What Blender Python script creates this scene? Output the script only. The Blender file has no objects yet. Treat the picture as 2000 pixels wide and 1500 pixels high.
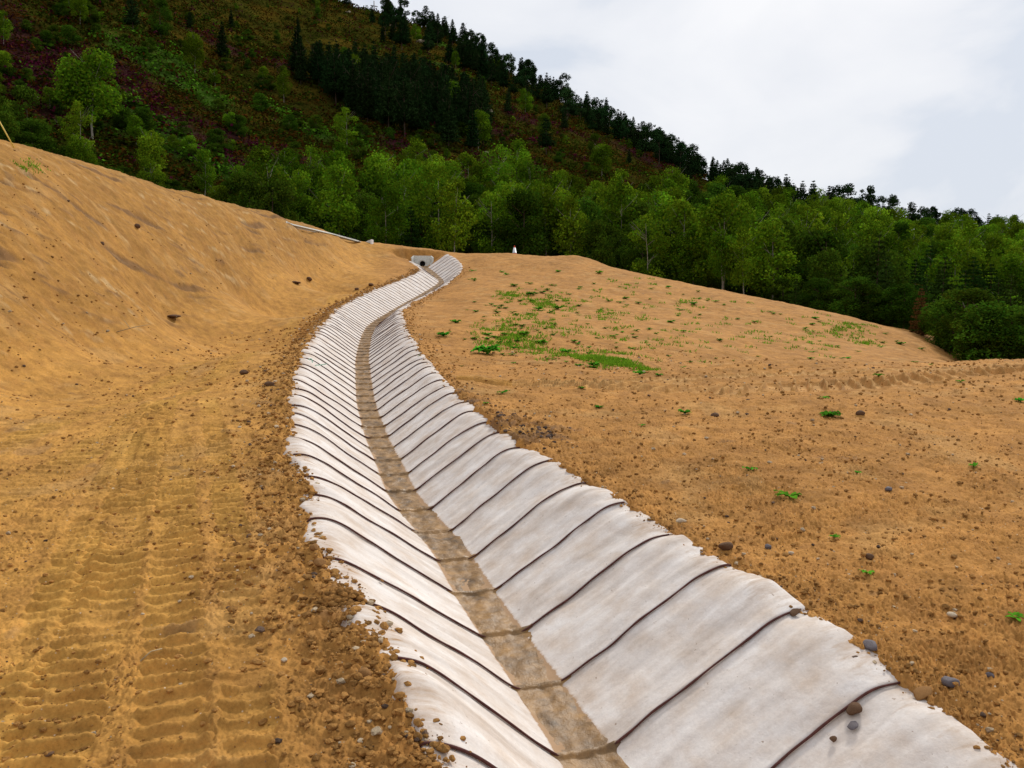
import bpy, math, numpy as np
from mathutils import Vector, Matrix
PI = math.pi
# ------------------------------------------------------------------ camera, world, sun
F = 1555.0                       # focal length in pixels of the 2000 px wide photograph
CZ = 2.1                         # lens height above the soil at the photographer's feet
PITCH = math.atan((750 - 640) / F)
scene = bpy.context.scene
C = scene.collection
cam_d = bpy.data.cameras.new('camera'); cam = bpy.data.objects.new('camera', cam_d); C.objects.link(cam)
cam_d.sensor_width = 36; cam_d.lens = F / 2000 * 36; cam_d.clip_start = 0.05; cam_d.clip_end = 5000
cam.location = (0, 0, CZ); cam.rotation_euler = (PI / 2 - PITCH, 0, 0)
scene.camera = cam
SUN_EL, SUN_AZ = math.radians(40), math.radians(28)   # azimuth clockwise from +Y
world = bpy.data.worlds.new('World'); scene.world = world; world.use_nodes = True
wn, wl = world.node_tree.nodes, world.node_tree.links
wn.clear()
def N(nt, t, **k):
    n = nt.nodes.new(t)
    for a, b in k.items():
        if a.startswith('i_'): n.inputs[a[2:].replace('_', ' ')].default_value = b
        else: setattr(n, a, b)
    return n
W = world.node_tree
sky = N(W, 'ShaderNodeTexSky'); sky.sky_type = 'NISHITA'; sky.sun_disc = False
sky.sun_elevation = SUN_EL; sky.sun_rotation = SUN_AZ; sky.air_density = 1.2; sky.dust_density = 2
tc = N(W, 'ShaderNodeTexCoord')
mp = N(W, 'ShaderNodeMapping'); mp.inputs['Scale'].default_value = (1.6, 1.6, 2.6); mp.inputs['Location'].default_value = (3.1, 0.4, 1.7)
n1 = N(W, 'ShaderNodeTexNoise'); n1.inputs['Scale'].default_value = 1.7; n1.inputs['Detail'].default_value = 6; n1.inputs['Roughness'].default_value = 0.5; n1.inputs['Distortion'].default_value = 0.5
r1 = N(W, 'ShaderNodeValToRGB')
e = r1.color_ramp.elements
e[0].position = 0.40; e[0].color = (0.68, 0.735, 0.83, 1); e[1].position = 0.62; e[1].color = (0.93, 0.94, 0.97, 1)
k_ = r1.color_ramp.elements.new(0.47); k_.color = (0.82, 0.845, 0.90, 1)
bs = N(W, 'ShaderNodeBackground'); bs.inputs['Strength'].default_value = 0.1
bc = N(W, 'ShaderNodeBackground'); bc.inputs['Strength'].default_value = 1.0
mx = N(W, 'ShaderNodeMixShader'); mx.inputs[0].default_value = 0.93
wo = N(W, 'ShaderNodeOutputWorld')
wl.new(tc.outputs['Generated'], mp.inputs[0]); wl.new(mp.outputs[0], n1.inputs['Vector'])
wl.new(n1.outputs[0], r1.inputs[0]); wl.new(r1.outputs[0], bc.inputs[0]); wl.new(sky.outputs[0], bs.inputs[0])
wl.new(bs.outputs[0], mx.inputs[1]); wl.new(bc.outputs[0], mx.inputs[2]); wl.new(mx.outputs[0], wo.inputs[0])
sl = bpy.data.lights.new('sun', 'SUN'); sl.energy = 2.6; sl.angle = math.radians(8); sl.color = (1, 0.95, 0.86)
so = bpy.data.objects.new('sun', sl); C.objects.link(so)
sd = Vector((math.sin(SUN_AZ) * math.cos(SUN_EL), math.cos(SUN_AZ) * math.cos(SUN_EL), math.sin(SUN_EL)))
so.rotation_euler = sd.to_track_quat('Z', 'Y').to_euler()
scene.view_settings.view_transform = 'Standard'; scene.view_settings.look = 'None'
scene.view_settings.exposure = 0.0; scene.view_settings.gamma = 1.0
scene.cycles.max_bounces = 5; scene.cycles.diffuse_bounces = 3; scene.cycles.transparent_max_bounces = 4

# ------------------------------------------------------------------ helpers
rng = np.random.default_rng(7)
sp, cp = math.sin(PITCH), math.cos(PITCH)
def at(px, py, d):
    u = (px - 1000) / F; v = (750 - py) / F
    s = d / (cp + v * sp)
    return np.array([u * s, d, CZ + (-sp + v * cp) * s])
PERM = np.random.default_rng(3).permutation(512)
GR = np.random.default_rng(4).uniform(0, 2 * PI, 512)
GX, GY = np.cos(GR).astype(np.float32), np.sin(GR).astype(np.float32)
def perlin(x, y, seed=0):
    x = np.asarray(x, np.float64) + seed * 17.31; y = np.asarray(y, np.float64) + seed * 9.77
    xi = np.floor(x).astype(np.int64); yi = np.floor(y).astype(np.int64)
    xf = (x - xi).astype(np.float32); yf = (y - yi).astype(np.float32)
    u = xf * xf * xf * (xf * (xf * 6 - 15) + 10); v = yf * yf * yf * (yf * (yf * 6 - 15) + 10)
    def g(ix, iy, fx, fy):
        h = PERM[(PERM[ix & 511] + iy) & 511]
        return GX[h] * fx + GY[h] * fy
    a = g(xi, yi, xf, yf); b = g(xi + 1, yi, xf - 1, yf)
    c = g(xi, yi + 1, xf, yf - 1); d = g(xi + 1, yi + 1, xf - 1, yf - 1)
    return ((a + (b - a) * u) * (1 - v) + (c + (d - c) * u) * v) * 1.5
def fbm(x, y, o=4, seed=0, gain=0.5):
    s = 0; a = 1; f = 1
    for i in range(o):
        s = s + a * perlin(x * f, y * f, seed + i); a *= gain; f *= 2.03
    return s
def sstep(a, b, x):
    t = np.clip((x - a) / (b - a), 0, 1); return t * t * (3 - 2 * t)
def softplus(x, k): return k * np.logaddexp(0, x / k)
class TPS:
    def __init__(s, P, lam=0.0, sc=20.0):
        P = np.array(P, float); s.sc = sc; s.X = P[:, :2] / sc; n = len(P)
        K = s.phi(s.X, s.X) + lam * np.eye(n)
        Q = np.hstack([np.ones((n, 1)), s.X])
        A = np.zeros((n + 3, n + 3)); A[:n, :n] = K; A[:n, n:] = Q; A[n:, :n] = Q.T
        w = np.linalg.solve(A, np.concatenate([P[:, 2], [0, 0, 0]])); s.w = w[:n]; s.a = w[n:]
    def phi(s, A, B):
        d2 = ((A[:, None, :] - B[None, :, :]) ** 2).sum(2)
        return 0.5 * d2 * np.log(d2 + 1e-12)
    def __call__(s, x, y):
        x = np.asarray(x, float); sh = x.shape
        p = np.stack([x.ravel(), np.asarray(y, float).ravel()], 1) / s.sc
        out = np.empty(len(p))
        for i in range(0, len(p), 20000):
            q = p[i:i + 20000]; out[i:i + 20000] = s.phi(q, s.X) @ s.w + s.a[0] + q @ s.a[1:]
        return out.reshape(sh)

def tag(o, label=None, cat=None, group=None, kind=None):
    if label: o['label'] = label
    if cat: o['category'] = cat
    if group: o['group'] = group
    if kind: o['kind'] = kind
    return o
def link(name, me, mat=None, parent=None, loc=None):
    o = bpy.data.objects.new(name, me); C.objects.link(o)
    if me is not None and mat is not None and len(me.materials) == 0: me.materials.append(mat)
    if parent: o.parent = parent
    if loc is not None: o.location = loc
    return o
def empty(name, loc=(0, 0, 0), rz=0):
    o = bpy.data.objects.new(name, None); C.objects.link(o); o.location = loc; o.rotation_euler = (0, 0, rz)
    o.empty_display_size = 0.3; return o
def mesh_np(name, v, f, smooth=True, col=None, uv=None, fm=None):
    """v (n,3); f (m,k) ints with k = 3 or 4"""
    v = np.asarray(v, np.float32); f = np.asarray(f, np.int32); m, k = f.shape
    me = bpy.data.meshes.new(name)
    me.vertices.add(len(v)); me.vertices.foreach_set('co', v.ravel())
    me.loops.add(m * k); me.loops.foreach_set('vertex_index', f.ravel())
    me.polygons.add(m); me.polygons.foreach_set('loop_start', np.arange(0, m * k, k, dtype=np.int32))
    me.polygons.foreach_set('loop_total', np.full(m, k, np.int32))
    if fm is not None: me.polygons.foreach_set('material_index', np.asarray(fm, np.int32))
    me.update(calc_edges=True)
    me.polygons.foreach_set('use_smooth', np.full(m, smooth, bool))
    if col is not None:
        c = np.ones((len(v), 4), np.float32); c[:, :3] = col
        a = me.color_attributes.new('col', 'FLOAT_COLOR', 'POINT'); a.data.foreach_set('color', c.ravel())
    if uv is not None:
        u = me.uv_layers.new(name='UVMap'); u.data.foreach_set('uv', np.asarray(uv, np.float32)[f.ravel()].ravel())
    return me
def grid_faces(nr, nc, wrap=False):
    i = np.arange(nr - 1)[:, None]; j = np.arange(nc if wrap else nc - 1)[None, :]
    a = i * nc + j; b = i * nc + (j + 1) % nc
    return np.stack([a, b, b + nc, a + nc], -1).reshape(-1, 4)
def tube(pts, rad, n=8):
    """closed tapered tube, quads (caps as collapsed rings)"""
    P = np.array(pts, float); R = np.broadcast_to(np.asarray(rad, float), (len(P),)).copy()
    T = np.gradient(P, axis=0); T /= np.linalg.norm(T, axis=1)[:, None] + 1e-9
    up = np.array([0, 0, 1.0]) if abs(T[:, 2]).mean() < 0.8 else np.array([1.0, 0, 0])
    A = np.cross(T, up); A /= np.linalg.norm(A, axis=1)[:, None] + 1e-9; B = np.cross(T, A)
    P = np.vstack([P[:1], P, P[-1:]]); A = np.vstack([A[:1], A, A[-1:]]); B = np.vstack([B[:1], B, B[-1:]])
    R = np.concatenate([[1e-4], R, [1e-4]])
    th = np.arange(n) * 2 * PI / n
    v = P[:, None] + R[:, None, None] * (A[:, None] * np.cos(th)[None, :, None] + B[:, None] * np.sin(th)[None, :, None])
    return v.reshape(-1, 3), grid_faces(len(P), n, True)
def join(parts):
    vs, fs, o = [], [], 0
    for v, f in parts:
        vs.append(v); fs.append(f + o); o += len(v)
    return np.vstack(vs), np.vstack(fs)
def box(x0, x1, y0, y1, z0, z1):
    v = np.array([[x0, y0, z0], [x1, y0, z0], [x1, y1, z0], [x0, y1, z0], [x0, y0, z1], [x1, y0, z1], [x1, y1, z1], [x0, y1, z1]], float)
    f = np.array([[0, 3, 2, 1], [4, 5, 6, 7], [0, 1, 5, 4], [1, 2, 6, 5], [2, 3, 7, 6], [3, 0, 4, 7]])
    return v, f

# ------------------------------------------------------------------ materials
def mat(name, rough=0.9, spec=0.2):
    m = bpy.data.materials.new(name); m.use_nodes = True
    b = m.node_tree.nodes['Principled BSDF']; b.inputs['Roughness'].default_value = rough
    b.inputs['Specular IOR Level'].default_value = spec
    return m, m.node_tree, b
def noise(nt, vec, scale, detail=4, rough=0.55, dist=0):
    n = nt.nodes.new('ShaderNodeTexNoise'); n.inputs['Scale'].default_value = scale
    n.inputs['Detail'].default_value = detail; n.inputs['Roughness'].default_value = rough; n.inputs['Distortion'].default_value = dist
    if vec is not None: nt.links.new(vec, n.inputs['Vector'])
    return n.outputs[0]
def ramp(nt, fac, stops):
    r = nt.nodes.new('ShaderNodeValToRGB'); el = r.color_ramp.elements
    for i, (p, c) in enumerate(stops):
        x = el[i] if i < 2 else el.new(p)
        x.position = p; x.color = (*c, 1) if len(c) == 3 else c
    nt.links.new(fac, r.inputs[0]); return r.outputs[0]
def g3(v): return (v, v, v)
def mixc(nt, fac, a, b, mode='MIX'):
    m = nt.nodes.new('ShaderNodeMix'); m.data_type = 'RGBA'; m.blend_type = mode
    for idx, x in ((0, fac), (6, a), (7, b)):
        if isinstance(x, (int, float)): m.inputs[idx].default_value = x
        elif isinstance(x, tuple): m.inputs[idx].default_value = (*x, 1)
        else: nt.links.new(x, m.inputs[idx])
    return m.outputs[2]
def bump(nt, b, h, strength, dist):
    n = nt.nodes.new('ShaderNodeBump'); n.inputs['Strength'].default_value = strength; n.inputs['Distance'].default_value = dist
    nt.links.new(h, n.inputs['Height'])
    prev = b.inputs['Normal'].links
    if prev: nt.links.new(prev[0].from_socket, n.inputs['Normal'])
    nt.links.new(n.outputs[0], b.inputs['Normal'])
def objvec(nt, scale=(1, 1, 1), out='Object'):
    t = nt.nodes.new('ShaderNodeTexCoord')
    if scale == (1, 1, 1): return t.outputs[out]
    m = nt.nodes.new('ShaderNodeMapping'); m.inputs['Scale'].default_value = scale
    nt.links.new(t.outputs[out], m.inputs[0]); return m.outputs[0]
def attr(nt, name='col'):
    a = nt.nodes.new('ShaderNodeAttribute'); a.attribute_name = name; return a

# soil: vertex colour carries the kind of earth, noise gives grain and pebbles
M_soil, nt, b = mat('soil', 0.95, 0.12)
ov = objvec(nt)
c = attr(nt).outputs['Color']
v1 = ramp(nt, noise(nt, ov, 3.5, 6, 0.65), [(0.3, g3(0.72)), (0.7, g3(1.22))])
c = mixc(nt, 1.0, c, v1, 'MULTIPLY')
v2 = ramp(nt, noise(nt, ov, 38, 5, 0.7), [(0.32, g3(0.72)), (0.5, g3(1.0)), (0.72, g3(1.25))])
c = mixc(nt, 0.85, c, v2, 'MULTIPLY')
vo = nt.nodes.new('ShaderNodeTexVoronoi'); vo.inputs['Scale'].default_value = 30; nt.links.new(ov, vo.inputs['Vector'])
peb = ramp(nt, vo.outputs['Distance'], [(0.10, g3(1)), (0.17, g3(0))])
sel = nt.nodes.new('ShaderNodeSeparateColor'); nt.links.new(vo.outputs['Color'], sel.inputs[0])
ps = ramp(nt, sel.outputs[0], [(0.80, g3(0)), (0.84, g3(1))])
pc = ramp(nt, sel.outputs[1], [(0.0, (0.16, 0.10, 0.07)), (0.45, (0.5, 0.36, 0.2)), (1.0, (0.62, 0.5, 0.36))])
pm = mixc(nt, 1.0, peb, ps, 'MULTIPLY')
c = mixc(nt, pm, c, pc)
nt.links.new(c, b.inputs['Base Color'])
bump(nt, b, noise(nt, ov, 45, 5, 0.7), 0.6, 0.014)

M_clod, nt, b = mat('clod', 0.95, 0.1)
ov = objvec(nt)
c = mixc(nt, 1.0, attr(nt).outputs['Color'], ramp(nt, noise(nt, ov, 45, 5, 0.7), [(0.3, g3(0.6)), (0.7, g3(1.3))]), 'MULTIPLY')
nt.links.new(c, b.inputs['Base Color']); bump(nt, b, noise(nt, ov, 60, 6, 0.7), 0.8, 0.02)

# lining fabric
M_fab, nt, b = mat('fabric', 0.85, 0.15)
uv = objvec(nt, out='UV'); ov = objvec(nt)
st1 = nt.nodes.new('ShaderNodeMapping'); st1.inputs['Scale'].default_value = (5.0, 0.8, 1); nt.links.new(uv, st1.inputs[0])
c1 = ramp(nt, noise(nt, st1.outputs[0], 1.3, 5, 0.6, 0.4), [(0.3, (0.57, 0.505, 0.455)), (0.5, (0.70, 0.635, 0.585)), (0.7, (0.80, 0.745, 0.70))])
c2 = ramp(nt, noise(nt, ov, 4.0, 5, 0.6), [(0.4, g3(1)), (0.70, (0.84, 0.76, 0.68))])
c = mixc(nt, 1.0, c1, c2, 'MULTIPLY')
c = mixc(nt, 0.6, c, ramp(nt, noise(nt, ov, 60, 4, 0.7), [(0.3, g3(0.86)), (0.7, g3(1.08))]), 'MULTIPLY')
spk = ramp(nt, noise(nt, ov, 26, 5, 0.65), [(0.66, g3(0)), (0.72, g3(0.75))])
c = mixc(nt, spk, c, (0.22, 0.13, 0.07))
a = attr(nt, 'col'); sep = nt.nodes.new('ShaderNodeSeparateColor'); nt.links.new(a.outputs['Color'], sep.inputs[0])
st2 = nt.nodes.new('ShaderNodeMapping'); st2.inputs['Scale'].default_value = (9.0, 2.2, 1); nt.links.new(uv, st2.inputs[0])
nn = noise(nt, st2.outputs[0], 2.2, 6, 0.7, 0.3)
ad = nt.nodes.new('ShaderNodeMath'); ad.operation = 'ADD'; nt.links.new(sep.outputs[0], ad.inputs[0]); nt.links.new(nn, ad.inputs[1])
df = ramp(nt, ad.outputs[0], [(0.74, g3(0)), (1.0, g3(0.55)), (1.3 - .3, g3(0.9))])
c = mixc(nt, df, c, (0.36, 0.21, 0.10))
nt.links.new(c, b.inputs['Base Color'])
bump(nt, b, noise(nt, ov, 7, 4, 0.5), 0.35, 0.03); bump(nt, b, noise(nt, ov, 120, 3, 0.6), 0.35, 0.003)

def simple(name, col, rough=0.8, var=0.25, scale=12, spec=0.2, bmp=0.3):
    m, nt, b = mat(name, rough, spec); ov = objvec(nt)
    c = mixc(nt, 1.0, col, ramp(nt, noise(nt, ov, scale, 5, 0.6), [(0.3, g3(1 - var)), (0.7, g3(1 + var))]), 'MULTIPLY')
    nt.links.new(c, b.inputs['Base Color'])
    if bmp: bump(nt, b, noise(nt, ov, scale * 2, 5, 0.6), bmp, 0.02)
    return m
M_cord = simple('cord', (0.085, 0.028, 0.022), 0.7, 0.4, 25)
M_silt = simple('silt', (0.235, 0.128, 0.042), 0.45, 0.6, 6, 0.4, 0.6)
nt = M_silt.node_tree; b = nt.nodes['Principled BSDF']; bump(nt, b, noise(nt, objvec(nt), 45, 6, 0.7), 0.5, 0.01)
M_conc = simple('concrete', (0.58, 0.58, 0.53), 0.85, 0.22, 9)
M_pipe_shade = simple('dark', (0.015, 0.012, 0.01), 0.9, 0.2)
M_red = simple('cone_red', (0.6, 0.06, 0.03), 0.5, 0.1, bmp=0)
M_white = simple('cone_white', (0.8, 0.8, 0.8), 0.4, 0.05, bmp=0)
M_yellow = simple('yellow_paint', (0.75, 0.55, 0.12), 0.5, 0.1, bmp=0)
M_steel = simple('grey_steel', (0.22, 0.20, 0.21), 0.5, 0.1, bmp=0)
M_teal = simple('green_twine', (0.25, 0.5, 0.36), 0.5, 0.1, bmp=0)
M_stick = simple('dry_wood', (0.40, 0.30, 0.17), 0.8, 0.3)
M_bark_b = simple('birch_bark', (0.24, 0.21, 0.16), 0.85, 0.5, 6)
M_bark_c = simple('pine_bark', (0.07, 0.045, 0.03), 0.9, 0.4, 6)
M_stone_g = simple('grey_stone', (0.14, 0.12, 0.125), 0.75, 0.4, 20)
M_stone_p = simple('pale_stone', (0.50, 0.40, 0.28), 0.85, 0.3, 20)
M_stone_b = simple('brown_clod', (0.27, 0.135, 0.045), 0.95, 0.35, 25)
M_stone_d = simple('dark_clod', (0.12, 0.065, 0.035), 0.95, 0.35, 20)

def leafmat(name, base, vary=0.35, hue=0.03, trans=0.25, sat=1.0):
    m, nt, b = mat(name, 1.0, 0.0)
    oi = nt.nodes.new('ShaderNodeObjectInfo')
    a = attr(nt).outputs['Color']
    c = mixc(nt, 1.0, base, a, 'MULTIPLY')
    h = nt.nodes.new('ShaderNodeHueSaturation')
    mr = nt.nodes.new('ShaderNodeMapRange'); mr.inputs[3].default_value = 0.5 - hue; mr.inputs[4].default_value = 0.5 + hue
    nt.links.new(oi.outputs['Random'], mr.inputs[0]); nt.links.new(mr.outputs[0], h.inputs['Hue'])
    mu = nt.nodes.new('ShaderNodeMath'); mu.operation = 'MULTIPLY'; mu.inputs[1].default_value = 7.13
    fr = nt.nodes.new('ShaderNodeMath'); fr.operation = 'FRACT'
    nt.links.new(oi.outputs['Random'], mu.inputs[0]); nt.links.new(mu.outputs[0], fr.inputs[0])
    m2 = nt.nodes.new('ShaderNodeMapRange'); m2.inputs[3].default_value = 1 - vary; m2.inputs[4].default_value = 1 + vary
    nt.links.new(fr.outputs[0], m2.inputs[0]); nt.links.new(m2.outputs[0], h.inputs['Value'])
    h.inputs['Saturation'].default_value = sat
    nt.links.new(c, h.inputs['Color']); nt.links.new(h.outputs[0], b.inputs['Base Color'])
    if trans:
        t = nt.nodes.new('ShaderNodeBsdfTranslucent'); nt.links.new(h.outputs[0], t.inputs[0])
        ms = nt.nodes.new('ShaderNodeMixShader'); ms.inputs[0].default_value = trans
        o = nt.nodes['Material Output']
        nt.links.new(b.outputs[0], ms.inputs[1]); nt.links.new(t.outputs[0], ms.inputs[2]); nt.links.new(ms.outputs[0], o.inputs[0])
    return m
M_birch = leafmat('birch_leaves', (0.105, 0.185, 0.008), 0.42, 0.015)
M_oak = leafmat('broad_leaves', (0.042, 0.082, 0.006), 0.38, 0.015)
M_pine = leafmat('young_pine_needles', (0.030, 0.062, 0.009), 0.3, 0.02, 0.1)
M_dpine = leafmat('dark_needles', (0.020, 0.044, 0.012), 0.3, 0.02, 0.05)
M_rust = leafmat('rust_needles', (0.12, 0.06, 0.02), 0.2, 0.01, 0.1)
M_weed = leafmat('weed_leaves', (0.08, 0.30, 0.02), 0.3, 0.02, 0.25)
M_grass = leafmat('grass_blades', (0.17, 0.33, 0.02), 0.0, 0.0, 0.3)
M_heath = leafmat('heath', (1, 1, 1), 0.0, 0.0, 0.1)

# hill surface under the scrub
M_hill, nt, b = mat('hill_soil', 1.0, 0.0)
ov = objvec(nt)
c = mixc(nt, 1.0, attr(nt).outputs['Color'], ramp(nt, noise(nt, ov, 0.5, 8, 0.7), [(0.3, g3(0.45)), (0.7, g3(1.5))]), 'MULTIPLY')
nt.links.new(c, b.inputs['Base Color']); bump(nt, b, noise(nt, ov, 1.2, 6, 0.7), 1.0, 0.6)

# ------------------------------------------------------------------ channel centreline
ST = [ # floor centre px, py, depth, run_left, rise_left, run_right, rise_right, half floor width
 (1395, 1960, 3.05, .80, .74, 1.25, .72, .138),
 (1262, 1680, 3.75, .82, .75, 1.25, .72, .138),
 (1145, 1490, 4.45, .86, .76, 1.24, .72, .138),
 (1033, 1320, 5.38, 1.02, .77, 1.20, .71, .138),
 (960, 1215, 6.17, 1.09, .77, 1.14, .70, .145),
 (912, 1140, 6.89, 1.06, .76, 1.08, .70, .145),
 (873, 1075, 7.67, 1.04, .75, 1.04, .70, .145),
 (790, 975, 9.28, 1.02, .74, .98, .70, .145),
 (761, 912, 10.7, 1.00, .72, .98, .70, .145),
 (738, 863, 12.15, 1.00, .72, .98, .70, .145),
 (724, 822, 13.7, 1.0, .72, .98, .70, .145),
 (715, 790, 15.2, 1.0, .72, .98, .70, .145),
 (712, 764, 16.7, 1.0, .72, .98, .70, .145),
 (709, 730, 19.2, 1.0, .72, .98, .70, .145),
 (708, 700, 22.0, 1.0, .72, .98, .70, .145),
 (716, 660, 27.6, 1.0, .72, .98, .68, .145),
 (726, 640, 31.5, 1.1, .72, .9, .66, .145),
 (743, 626, 35.0, 1.2, .75, .9, .66, .145),
 (762, 614, 38.5, 1.3, .80, .9, .62, .145),
 (790, 597, 43.5, 1.4, .85, .9, .55, .145),
 (820, 580, 48.5, 1.4, .85, .8, .45, .145),
 (848, 563, 52.5, 1.3, .85, .7, .35, .145),
 (862, 551, 55.0, 1.2, .8, 1.1, .8, .145),
 (849, 538, 57.5, 1.0, .6, 1.5, 1.0, .2),
 (834, 526, 60.0, 0.9, .5, 1.5, 1.05, .2),
 (827, 520, 61.3, 0.9, .5, 1.45, 1.05, .2)]
SP = np.array([at(*s[:3]) for s in ST]); SV = np.array([s[3:] for s in ST])
def catmull(P, n):
    P = np.vstack([2 * P[0] - P[1], P, 2 * P[-1] - P[-2]]); out = []
    for i in range(1, len(P) - 2):
        t = np.linspace(0, 1, n, endpoint=False)[:, None]
        p0, p1, p2, p3 = P[i - 1:i + 3]
        out.append(0.5 * ((2 * p1) + (-p0 + p2) * t + (2 * p0 - 5 * p1 + 4 * p2 - p3) * t ** 2 + (-p0 + 3 * p1 - 3 * p2 + p3) * t ** 3))
    return np.vstack(out + [P[-2:-1]])
CH = catmull(np.hstack([SP, SV]), 30)
seg = np.linalg.norm(np.diff(CH[:, :3], axis=0), axis=1); S_ = np.concatenate([[0], np.cumsum(seg)])
LEN = S_[-1]
SS = np.linspace(0, LEN, int(LEN / 0.12))
CL = np.stack([np.interp(SS, S_, CH[:, k]) for k in range(8)], 1)
# smooth slightly
for _ in range(6): CL[1:-1] = (CL[:-2] + 2 * CL[1:-1] + CL[2:]) / 4
TG = np.gradient(CL[:, :2], axis=0)
for _ in range(8): TG[1:-1] = (TG[:-2] + 2 * TG[1:-1] + TG[2:]) / 4
TG /= np.linalg.norm(TG, axis=1)[:, None]
RT = np.stack([TG[:, 1], -TG[:, 0]], 1)          # to the right of the flow-up direction
def chan(s):
    return [np.interp(s, SS, CL[:, k]) for k in range(8)] + [np.interp(s, SS, RT[:, 0]), np.interp(s, SS, RT[:, 1])]
def prof(t, rl, hl, rr, hr, w):
    """height of lining above floor at lateral offset t"""
    a = np.abs(t); run = np.where(t < 0, rl, rr); rise = np.where(t < 0, hl, hr)
    k1, k2 = 0.028, 0.075
    z = rise / run * (softplus(a - w, k1) - softplus(a - w - run, k2))
    return z - 0.10 * softplus(a - w - run - 0.10, 0.05)
def st_of(x, y):
    """nearest station and signed offset for points (only good within some metres)"""
    x = np.asarray(x, float); y = np.asarray(y, float)
    D = np.full(x.shape, 99.0); S = np.zeros(x.shape); T = np.full(x.shape, 99.0)
    co = CL[::25, :2]; 
    dm = np.full(x.shape, 1e9)
    for p in co: dm = np.minimum(dm, (x - p[0]) ** 2 + (y - p[1]) ** 2)
    idx = np.nonzero(dm < 36)[0]
    for i in range(0, len(idx), 20000):
        q = idx[i:i + 20000]
        d2 = (x[q, None] - CL[None, :, 0]) ** 2 + (y[q, None] - CL[None, :, 1]) ** 2
        j = d2.argmin(1)
        dx = x[q] - CL[j, 0]; dy = y[q] - CL[j, 1]
        al = dx * TG[j, 0] + dy * TG[j, 1]
        S[q] = SS[j] + al; T[q] = dx * RT[j, 0] + dy * RT[j, 1]; D[q] = np.sqrt(d2[np.arange(len(q)), j])
    return S, T, D

# ------------------------------------------------------------------ ground surface
P_ = lambda px, py, k=3320.0: (px, py, k / (py - 500.0))
G = [P_(100, 1490), P_(500, 1490), P_(-400, 1400), P_(100, 1200), P_(450, 1200), P_(-300, 1100), P_(100, 950), P_(450, 950),
     P_(300, 790), P_(480, 780), P_(480, 690), (590, 620, 30), (660, 578, 41), (740, 540, 50), (770, 515, 57),
     (0, 750, 13.5), (180, 690, 18.5), (330, 630, 26), (480, 590, 36), (600, 556, 46), (700, 515, 56),
     (-300, 850, 9.5), 
     (0, 281, 25), (100, 305, 28.5), (200, 335, 32), (350, 385, 38), (500, 424, 46), (620, 452, 55), (700, 473, 62),
     (760, 479, 63), (845, 487, 64.5), (800, 500, 60), (900, 495, 64), (1005, 499, 65), (1080, 505, 62), (1140, 511, 60), (1185, 520, 58),
     (1300, 545, 55), (1450, 575, 50.5), (1600, 606, 46), (1750, 645, 41), (1830, 678, 38.5), (1875, 709, 36), (1375, 560, 52.8), (1525, 590, 48.2), (1675, 625, 43.5), (1790, 661, 39.7), (1240, 533, 56.5),
     (930, 600, 34), (900, 560, 44), (925, 530, 54), (1000, 600, 35), (1000, 550, 48), (1100, 600, 37), (1100, 550, 49), (1250, 590, 42), (1400, 620, 38),
     (1600, 655, 36), (1750, 690, 31),
     (1000, 680, 22), (1100, 690, 20), (1250, 700, 19), (1400, 690, 24),
     (900, 700, 18.5), (880, 650, 23), (1000, 740, 15), (1250, 738, 14.2), (1600, 724, 15), (1870, 715, 15.5), (2000, 708, 16), (2300, 700, 16),
     (1100, 800, 11.2), (1400, 850, 9.5), (1700, 850, 9.5), (2000, 850, 9.6), P_(1400, 1000), P_(1700, 1000), P_(2000, 1000), P_(1750, 1200),
     P_(2000, 1350), P_(2000, 1200), P_(2400, 1200), P_(2500, 900)]
GP = [at(*g) for g in G]
CR_ = catmull_ = None
BC = [(-300, 185, 19.5), (-150, 237, 22), (0, 281, 25), (200, 335, 32), (350, 382, 38), (500, 424, 46), (620, 452, 55), (700, 473, 62)]
BF = [(-300, 850, 9.5), (-150, 800, 11.3), (0, 750, 13.5), (180, 690, 18.5), (330, 630, 26), (480, 590, 36), (600, 556, 46), (700, 515, 56)]
for a_, b_ in zip(BC, BF):
    a_, b_ = at(*a_), at(*b_)
    for q in (0, .25, .5, .75):
        if q or a_[0] < -17: GP.append(a_ * (1 - q) + b_ * q)
for i in (1, 2, 3, 4, 5, 6):
    GP.append((at(*BC[i]) + at(*BC[i + 1])) / 2); GP.append((at(*BC[i]) + at(*BC[i + 1]) + at(*BF[i]) + at(*BF[i + 1])) / 4)
GP += [np.array([x, y, z]) for x, y, z in
       [(0, 0, .25), (-4, 0, .2), (4, 0, .3), (0, -6, -.2), (-12, -8, 1.5), (12, -8, .5), (-9, 3, 1.0), (9, 3, .6), (-17, 8, 5.0), (18, 10, 1.2), (25, 22, -1), (-22, 15, 8)]]
def hid(px, py, d, dz=0):      # hidden hollow behind the near rim on the right
    p = at(px, py, d); p[2] += dz; GP.append(p)
hid(1600, 722, 19, -.35); hid(1870, 713, 20, -.35); hid(2000, 706, 21, -.4); hid(1430, 735, 19, -.1)
hid(1920, 730, 34); hid(2000, 752, 34); hid(2100, 775, 34); hid(1960, 745, 40); hid(1950, 735, 27); hid(2080, 735, 25); hid(1600, 712, 24); hid(1870, 712, 28)
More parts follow.
